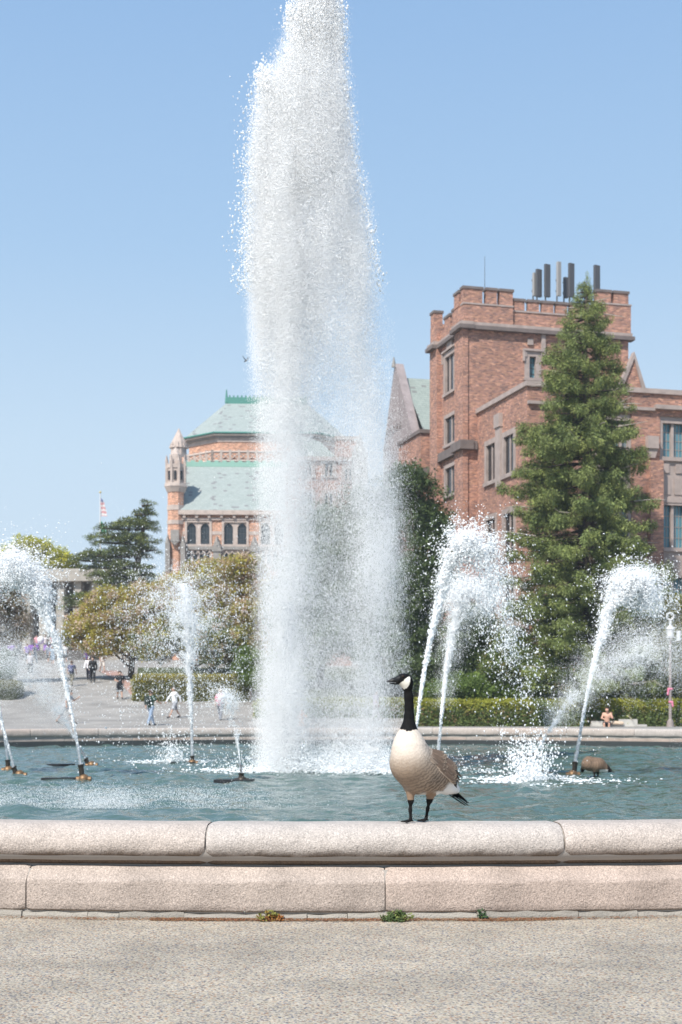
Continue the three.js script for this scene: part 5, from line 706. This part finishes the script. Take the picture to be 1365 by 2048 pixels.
{ // weeds, moss and fallen red-brown needles along the foot of the near wall
  const r = rng(61), L = [], C = [], g = new THREE.BoxGeometry(1, .12, .18); for (let i = 0; i < 15000; i++) { const x = lerp(-1.0, 2.3, r()) - (r() < .2 ? 1.4 : 0), cl = N1(x * 2.2 + 40, 3, 128); if (r() > .12 + cl * cl * 1.7) continue; const zf = PC + Math.sqrt((R0 + .058) ** 2 - x * x), d = Math.abs(gauss(r)) * .016 * (.4 + cl), s = .006 + .016 * r(); L.push([x, .004 + .012 * r() * Math.exp(-d * 30), zf + d, s, s * .5, s * .4, (r() - .5) * .4, r() * 6.28, (r() - .5) * .4]); const k = r(); C.push(k < .7 ? [.23 + .1 * r(), .10 + .04 * r(), .055] : k < .9 ? [.40, .30, .20] : [.10, .07, .05]); }
  const lit = scatter('needle_litter', g, std(1, 1, 1, .95), L, null, C); tag(stuff(lit), 'red-brown fallen needles along the foot of the near wall', 'litter');
  const weed = (label, px, n, R, pal, seed) => { const x = (px - 682.5) / F * 7.5, zf = PC + Math.sqrt((R0 + .068) ** 2 - x * x), t = thing('weed', label, 'weed', [x, 0, zf]), q = rng(seed), gs = clump(14, .014, .017, seed, { narrow: .6, tint: .3 }), A = [], K2 = [], st = []; for (let i = 0; i < n; i++) { const a = q() * 6.28, d = R * Math.sqrt(q()), y = .006 + .05 * q() * (1 - d / R * .7); A.push([Math.cos(a) * d * 1.5, y, Math.sin(a) * d * .6, .8 + .5 * q(), .8, .8, q(), q() * 6, q()]); K2.push(mixTone(pal, q)); if (i % 3 === 0) st.push(tube([[0, 0, 0], [Math.cos(a) * d * .8, y * .7, Math.sin(a) * d * .4], [Math.cos(a) * d * 1.5, y, Math.sin(a) * d * .6]], [.0016, .0013, .0008], 4)); } mesh('stems', st, std(.26, .19, .04, .9), t); stuff(scatter('foliage', gs, leaves, A, t, K2)); };
  weed('green weed growing at the foot of the wall below the goose', 793, 46, .055, [[.13, .19, .06], [.20, .24, .08], [.10, .15, .06]], 71);
  weed('small yellow-brown weed in the red needles left of the green weed', 538, 22, .045, [[.30, .20, .05], [.24, .24, .07], [.33, .14, .05]], 72);
  weed('tiny dark green weed right of the larger green one', 962, 6, .012, [[.06, .11, .05]], 73);
}
// ---------------------------------------------------------------- people and small things
const skin = std(.50, .30, .215, .7), skinD = std(.20, .115, .08, .7), MAT = {}; const cloth = (r, g, b) => MAT[[r, g, b]] ??= std(r, g, b, .9);
const HAIR = { dark: cloth(.025, .018, .014), brown: cloth(.09, .05, .03), fair: cloth(.38, .26, .13) };
// a walking figure facing +z, one body surface; clothing lies over it
function person(label, px, foot, turn, o) {
  const D = o.D || distAtFoot(foot), q = { stride: .3, arm: .35, lean: 0, h: 1.72, legs: 'long', top: [.3, .3, .3], bottom: [.05, .05, .06], hair: 'dark', skin, sleeve: .55, seat: false, shoes: [.05, .05, .05], ...o }, p = at(px, foot, D), t = thing('person', label, 'person', [p.x, q.y ?? rise(D) + .05, -D], turn); t.scale.setScalar(q.h / 1.72);
  const ln = q.lean, S = q.stride, hip = [0, q.seat ? .46 : .90, 0], lift = ln * .5, T = (x, y, z) => [x, y, z + (y - hip[1]) * ln], dy = q.seat ? -.44 : 0, sh = 1.40 + dy, J = {
    neck: T(0, 1.47 + dy, 0), head: T(0, 1.60 + dy, .03 + (q.bow || 0)), chest: T(0, 1.26 + dy, 0), belly: T(0, 1.05 + dy, .01), hip };
  const arms = [], legs = [], feet = [];
  for (const s of [-1, 1]) {
    const a = (q.armR && s > 0) ? q.armR : (q.armL && s < 0) ? q.armL : [[s * .26, 1.14 + dy, -s * q.arm * .30], [s * .25, .90 + dy, -s * q.arm * .45 + .08]]; arms.push([T(s * .185, sh, 0), T(...a[0]), T(...a[1])]);
    const k = s * S; legs.push(q.seat ? [[s * .09, .46, 0], [s * .12, .48, .42], [s * .11, .08, .44]] : [[s * .09, .88, 0], [s * .095, .49 + .02 * Math.abs(k), k * .42 + .05 * Math.abs(k)], [s * .09, .09 + (k < 0 ? .10 * S : 0), k * .95]]);
  }
  const fl = legs.map((l) => [l[2], [l[2][0], .035 + (l[2][1] - .09) * .5, l[2][2] + .15]]);
  const armB = (e) => arms.flatMap((a) => [bone(a[0], a[1], .052 + e, .040 + e), bone(a[1], a[2], .038 + e, .028 + e)]), legB = (e, end) => legs.flatMap((l) => end ? [bone(l[0], l[1], .088 + e, .058 + e), bone(l[1], l[2], .055 + e, .038 + e)] : [bone(l[0], [lerp(l[0][0], l[1][0], .92), lerp(l[0][1], l[1][1], .92), lerp(l[0][2], l[1][2], .92)], .092 + e, .075 + e)]);
  const torso = (e) => [bone([-.10, J.chest[1] + .06, J.chest[2]], [.10, J.chest[1] + .06, J.chest[2]], .115 + e, .115 + e), bone(J.chest, J.belly, .14 + e, .125 + e), bone([J.hip[0] - .06, J.hip[1], J.hip[2]], [.06, J.hip[1], J.hip[2]], .115 + e, .115 + e), bone(J.belly, J.hip, .125 + e, .125 + e), bone([-.17, sh, J.chest[2]], [.17, sh, J.chest[2]], .062 + e, .062 + e)];
  const lo = [-.62, -.02, -.85], hi = [.62, 1.85 + dy, .85], hands = arms.flatMap((a) => { const v = V(...a[2]).sub(V(...a[1])).normalize(), h = V(...a[2]).addScaledVector(v, .085); return [bone(a[2], h.toArray(), .036, .028)]; });
  mesh('body', surface(blend([bone(J.head, [J.head[0], J.head[1] + .05, J.head[2] - .015], .088, .092), bone([0, J.head[1] - .05, J.head[2] + .03], [0, J.head[1] - .03, J.head[2] + .06], .055, .035), bone(J.neck, J.head, .055, .052), ...torso(-.012), ...armB(0), ...hands, ...legB(0, true), ...fl.map(([a, b]) => bone(a, b, .042, .032))], .05), lo, hi, .028), q.skin, t);
  const cut = q.sleeve, sl = arms.flatMap((a) => cut > .6 ? [bone(a[0], a[1], .068, .056), bone(a[1], a[2], .056, .048)] : cut > 0 ? [bone(a[0], [lerp(a[0][0], a[1][0], cut), lerp(a[0][1], a[1][1], cut), lerp(a[0][2], a[1][2], cut)], .070, .066)] : []);
  if (q.top) { const f = blend([...torso(.016), ...sl], .05), f2 = q.dress ? blend([f, bone([0, .95, 0], [0, .68, 0], .16, .21)], .08) : f; mesh(q.dress ? 'dress' : 'shirt', surface((x, y, z) => Math.max(f2(x, y, z), (q.dress ? .60 : hip[1] - .07) - y, y - (1.47 + dy)), lo, hi, .028), cloth(...q.top), t); }
  if (q.bottom && !q.dress) { const f = blend([...legB(.022, q.legs === 'long'), bone([-.06, hip[1], 0], [.06, hip[1], 0], .132, .132)], .04); mesh(q.legs === 'long' ? 'trousers' : 'shorts', surface((x, y, z) => Math.max(f(x, y, z), y - hip[1] - .11), lo, hi, .028), cloth(...q.bottom), t); }
  mesh('hair', surface((x, y, z) => Math.max(Math.hypot(x / 1.0, y - J.head[1] - .045, z - J.head[2] + .022) - (q.long ? .125 : .112), .02 - (y - J.head[1]) + (z - J.head[2] > .02 ? .03 : q.long ? -.12 : -.05)), [-.2, 1.3 + dy, -.35 + J.head[2]], [.2, 1.9 + dy, .35 + J.head[2]], .02), HAIR[q.hair], t);
  for (const [a, b] of fl) mesh('shoe', surface(blend([bone(a, b, .050, .042)], .02), [a[0] - .1, -.02, a[2] - .12], [a[0] + .1, .3, a[2] + .3], .022), cloth(...q.shoes), t);
  if (q.pack) mesh('backpack', surface((x, y, z) => { const c = T(0, 1.22, -.21), dx = Math.abs(x) - .11, ddy = Math.abs(y - c[1]) - .17, dz = Math.abs(z - c[2]) - .06; return Math.hypot(Math.max(dx, 0), Math.max(ddy, 0), Math.max(dz, 0)) - .05; }, [-.3, .9, -.6], [.3, 1.6, .3], .03), cloth(...q.pack), t);
  return t;
}
const R_ = Math.PI / 2, wave = (s) => [[s * .34, 1.22, .18], [s * .30, 1.38, .42]];
person('person in dark green jacket and blue jeans with a black backpack beyond the pool', 302, 1457, 2.5, { top: [.035, .085, .055], bottom: [.28, .36, .48], sleeve: .6, pack: [.02, .03, .025], hair: 'brown', D: 72.5, armL: [[-.30, 1.18, .12], [-.28, 1.10, .38]], h: 1.8 });
person('person in a loose white shirt and grey shorts running behind the upright jet', 350, 1431, -.9, { D: 79, y: .4, top: [.78, .78, .78], bottom: [.34, .35, .38], legs: 'short', stride: .40, arm: .7, sleeve: .9, lean: .08, hair: 'brown' });
person('person in a pink top and grey trousers seen through spray left of the plume', 441, 1440, 2.9, { D: 77, y: .26, top: [.75, .30, .38], bottom: [.26, .27, .30], hair: 'fair', pack: [.62, .16, .24] });
person('person in a black shirt and black shorts walking on the open walkway', 240, 1400, .35, { top: [.03, .03, .035], bottom: [.025, .025, .03], legs: 'short', shoes: [.03, .03, .03], h: 1.78, armL: [[-.30, 1.16, .05], [-.18, 1.10, .26]] });
person('person in an all black suit walking beside one in white', 186, 1367, .2, { top: [.018, .018, .02], bottom: [.016, .016, .018], sleeve: .9, h: 1.82 });
person('person in a white jacket over purple with dark trousers beside the black suit', 178, 1362, .1, { top: [.78, .76, .80], bottom: [.03, .03, .05], sleeve: .9, hair: 'dark' });
person('person with a navy backpack walking away in khaki trousers', 144, 1374, 3.0, { top: [.07, .08, .15], bottom: [.20, .18, .13], pack: [.08, .09, .20], hair: 'brown' });
person('fair-haired person in white top and cream shorts near the brick path', 205, 1346, .5, { top: [.80, .74, .68], bottom: [.72, .66, .60], legs: 'short', hair: 'fair', long: true });
person('person in a grey shirt bending forward behind the leaning jet', 131, 1448, 1.2, { D: 74, y: .15, top: [.42, .43, .45], bottom: [.40, .40, .40], legs: 'short', lean: .45, stride: .5, armR: wave(1), hair: 'dark' });
person('person in a pale patterned shirt and black trousers on the shaded part of the walkway', 61, 1350, .3, { top: [.60, .56, .60], bottom: [.03, .03, .035], shoes: [.7, .7, .7] });
person('person in pink top and light blue shorts walking away at the end of the walkway', 147, 1327, 3.1, { top: [.74, .46, .46], bottom: [.34, .50, .58], legs: 'short', long: true });
person('person in a black top and pale denim shorts left of the black suit', 165, 1336, 3.0, { top: [.03, .03, .035], bottom: [.42, .55, .62], legs: 'short', long: true });
person('person in dark purple with a dark cap just behind the white jacket', 176, 1340, 3.1, { top: [.10, .05, .20], bottom: [.05, .05, .06] });
person('person in black standing at the left near the tables', 33, 1322, .4, { D: 128, top: [.03, .03, .03], bottom: [.03, .03, .03], sleeve: .9 });
person('person in a purple shirt near the steps', 55, 1320, .2, { D: 134, top: [.20, .08, .42], bottom: [.04, .04, .05] });
person('person in a navy shirt left of the leaning jet near the steps', 70, 1320, .6, { D: 132, top: [.05, .07, .12], bottom: [.07, .10, .14] });
person('person in grey top and black shorts in front of the steps', 97, 1325, 3.0, { D: 131, top: [.22, .24, .30], bottom: [.03, .03, .04], legs: 'short' });
person('person in denim shorts just left of the stone steps', 106, 1334, .1, { D: 126, top: [.28, .36, .45], bottom: [.25, .36, .48], legs: 'short' });
person('person in white top and black shorts standing by the right end of the steps', 131, 1320, .3, { D: 132, top: [.80, .78, .75], bottom: [.03, .03, .03], legs: 'short' });
for (const [px, top, bottom, label] of [[74, [.72, .36, .38], [.3, .4, .5], 'person in a salmon top standing on the steps'], [91, [.74, .70, .66], [.04, .04, .05], 'person in a cream top and black trousers on the steps'], [106, [.55, .12, .16], [.10, .11, .2], 'person in a red top on the steps beside the leaning jet'], [35, [.78, .74, .72], [.2, .2, .22], 'person in white on the steps at the left']]) person(label, px, 1302, .3, { D: 145, y: 6.55, top, bottom });
{ // bench with a sunbather reading, beyond the pool
  const D = 70.6, a = at(1184, 1458, D), w = 110 / F * D, b = thing('stone_bench', 'long low white stone bench in front of the far hedge', 'bench', [a.x, 0, -D]), m = limestone(.70, .67, .62); mesh('seat', bx(0, .06, -.5, w, .16, .05), m, b); mesh('backrest', [bx(.05, .16, -.5, w * .72, .33, -.38)], m, b); mesh('backrest', bx(w * .52, .16, -.505, w * .86, .42, -.37), m, b); for (const x of [.2, w * .5, w - .5]) mesh('leg', bx(x, -.02, -.4, x + .3, .06, -.05), m, b);
  person('bare-shouldered person sitting on the white bench reading with bowed head', 1215, 1455, -.25, { D: 70.5, y: -.26, seat: true, top: null, bottom: [.03, .03, .035], legs: 'short', hair: 'dark', bow: .06, lean: .12, skin: std(.62, .36, .26, .7), armL: [[-.26, .74, .10], [-.10, .68, .32]], armR: [[.26, .74, .10], [.12, .78, .28]] });
  const bag = surface(blend([bone([-.22, .10, 0], [.22, .08, 0], .11, .09)], .02), [-.4, 0, -.2], [.4, .3, .2], .03), bg = mesh('bag', bag, cloth(.62, .48, .36)); bg.position.set(at(1237, 1450, 70.4).x, .14, -70.5); tag(bg, 'soft tan bag lying beside the reader on the bench', 'bag');
}
{ // lamp post with a ring on top, pink ribbons
  const D = 70.4, p = at(1341, 1400, D), Y = (py) => at(0, py, D).y, l = thing('lamp_post', 'tall lamp post with a white lantern and scrolled ring at the right edge', 'lamp post', [p.x, 0, -D]), m = std(.30, .25, .23, .6), w = std(.66, .66, .66, .4);
  mesh('pole', bar([0, 0, 0], [0, Y(1276), 0], .085, .055, 10), m, l); mesh('base', [bar([0, 0, 0], [0, .35, 0], .2, .16, 10), bar([0, .35, 0], [0, .42, 0], .13, .1, 10)], m, l); mesh('lantern', [bar([0, Y(1276), 0], [0, Y(1272), 0], .20, .22, 8), bar([0, Y(1272), 0], [0, Y(1258), 0], .16, .20, 8), bar([0, Y(1258), 0], [0, Y(1250), 0], .24, .06, 8)], w, l); mesh('finial', bar([0, Y(1250), 0], [0, Y(1240), 0], .05, .04, 8), w, l); { const g = new THREE.TorusGeometry(.17, .045, 8, 20); g.translate(0, Y(1233), 0); mesh('ring', g, w, l); }
  mesh('arm', [bar([0, Y(1285), 0], [.42, Y(1280), 0], .03, .03, 6), bar([.42, Y(1282), 0], [.42, Y(1262), 0], .09, .12, 8)], w, l);
  for (const [py, h, x] of [[1378, .28, -.10], [1404, .22, .08]]) { const g = surface(blend([bone([x, Y(py), .06], [x * 1.4, Y(py) - h, .08], .06, .045), bone([-x * .8, Y(py), .06], [x, Y(py), .08], .05, .05)], .03), [-.3, Y(py) - .6, -.1], [.3, Y(py) + .2, .25], .03), o = mesh('ribbon', g, cloth(.72, .22, .34)); o.position.copy(l.position); tag(o, py < 1390 ? 'upper pink ribbon tied round the lamp post' : 'lower pink ribbon tied round the lamp post', 'ribbon'); }
}
{ // orange hydrant seen through the plume, purple-covered tables, odd bits
  const D = 72.5, p = at(604, 1440, D), h = thing('fire_hydrant', 'orange fire hydrant seen through the bottom of the plume', 'fire hydrant', [p.x, .06, -D]), m = std(.78, .30, .05, .5), Hh = .90, g = (y0, y1, r0, r1, s = 12) => bar([0, y0 * Hh, 0], [0, y1 * Hh, 0], r0, r1, s);
  mesh('barrel', [g(0, .06, .17, .17), g(.06, .66, .115, .11), g(.40, .45, .13, .13), g(.64, .70, .16, .16)], m, h); mesh('bonnet', [g(.70, .86, .14, .06), g(.86, .96, .035, .035, 6)], m, h); for (const s of [-1, 1]) mesh('outlet', [bar([0, .47, 0], [s * .24, .47, 0], .06, .06, 10), bar([s * .22, .47, 0], [s * .27, .47, 0], .075, .075, 8)], m, h);
  const tb = (px, py, w, label) => { const D2 = 144, q = at(px, py, D2), t = thing('table', label, 'table', [q.x, 6.4, -D2]), ww = w / F * D2; mesh('table_cover', bx(-ww / 2, .05, -.4, ww / 2, .78, .4), cloth(.26, .07, .50), t); mesh('table_top', bx(-ww / 2 - .03, .78, -.43, ww / 2 + .03, .81, .43), cloth(.30, .09, .55), t); };
  tb(2, 1290, 18, 'purple covered table at the far left edge'); tb(21, 1290, 16, 'purple covered table left of the person in white'); tb(68, 1292, 20, 'purple covered table beside the white balloon'); tb(95, 1290, 12, 'short purple covered table behind the leaning jet');
  const bp = at(82, 1280, 144), bl = thing('balloon', 'big white balloon above the purple tables', 'balloon', [bp.x, bp.y, bp.z]); { const s = new THREE.SphereGeometry(.36, 16, 12); s.scale(1, 1.12, 1); mesh('skin', s, std(.82, .80, .80, .4), bl); mesh('string', bar([0, -.4, 0], [0, -1.2, 0], .012, .012, 4), cloth(.5, .5, .5), bl); mesh('knot', bar([0, -.46, 0], [0, -.38, 0], .06, .02, 6), std(.8, .78, .78, .4), bl); }
  const fp = at(746, 1504, 33), f = surface(blend([bone([-.10, .02, 0], [.08, .03, 0], .12, .10), bone([-.10, .1, 0], [-.19, .20, 0], .05, .045)], .05), [-.35, -.15, -.2], [.3, .35, .2], .02), gull = mesh('duck', f, std(.70, .66, .58, .8)); gull.position.set(fp.x, WATER, -33); tag(gull, 'small pale duck on the water behind the plume', 'duck');
  const bd = at(492, 722, 60), bird = thing('flying_bird', 'tiny dark bird flying left of the tall plume', 'bird', [bd.x, bd.y, bd.z], .5); mesh('body', surface(blend([bone([0, 0, -.09], [0, .01, .08], .028, .032), bone([0, .02, .08], [0, .03, .13], .024, .016), bone([0, 0, -.09], [0, 0, -.17], .022, .012)], .02), [-.1, -.1, -.25], [.1, .1, .2], .012), cloth(.05, .05, .05), bird); for (const s of [-1, 1]) { const w = surface(blend([bone([0, .01, .03], [s * .10, .12, .02], .022, .018), bone([s * .10, .12, .02], [s * .13, .22, -.05], .016, .008)], .01), [-.2, -.05, -.15], [.2, .3, .15], .012); mesh('wing', w, cloth(.06, .06, .06), bird); }
  const pb = at(828, 1402, 77); person('person in pale clothes half hidden by the plume behind the low hedge', 752, 1440, 1.2, { D: 76, y: .2, top: [.62, .52, .60], bottom: [.4, .36, .34], stride: .2 });
}
renderer.render(scene, camera);
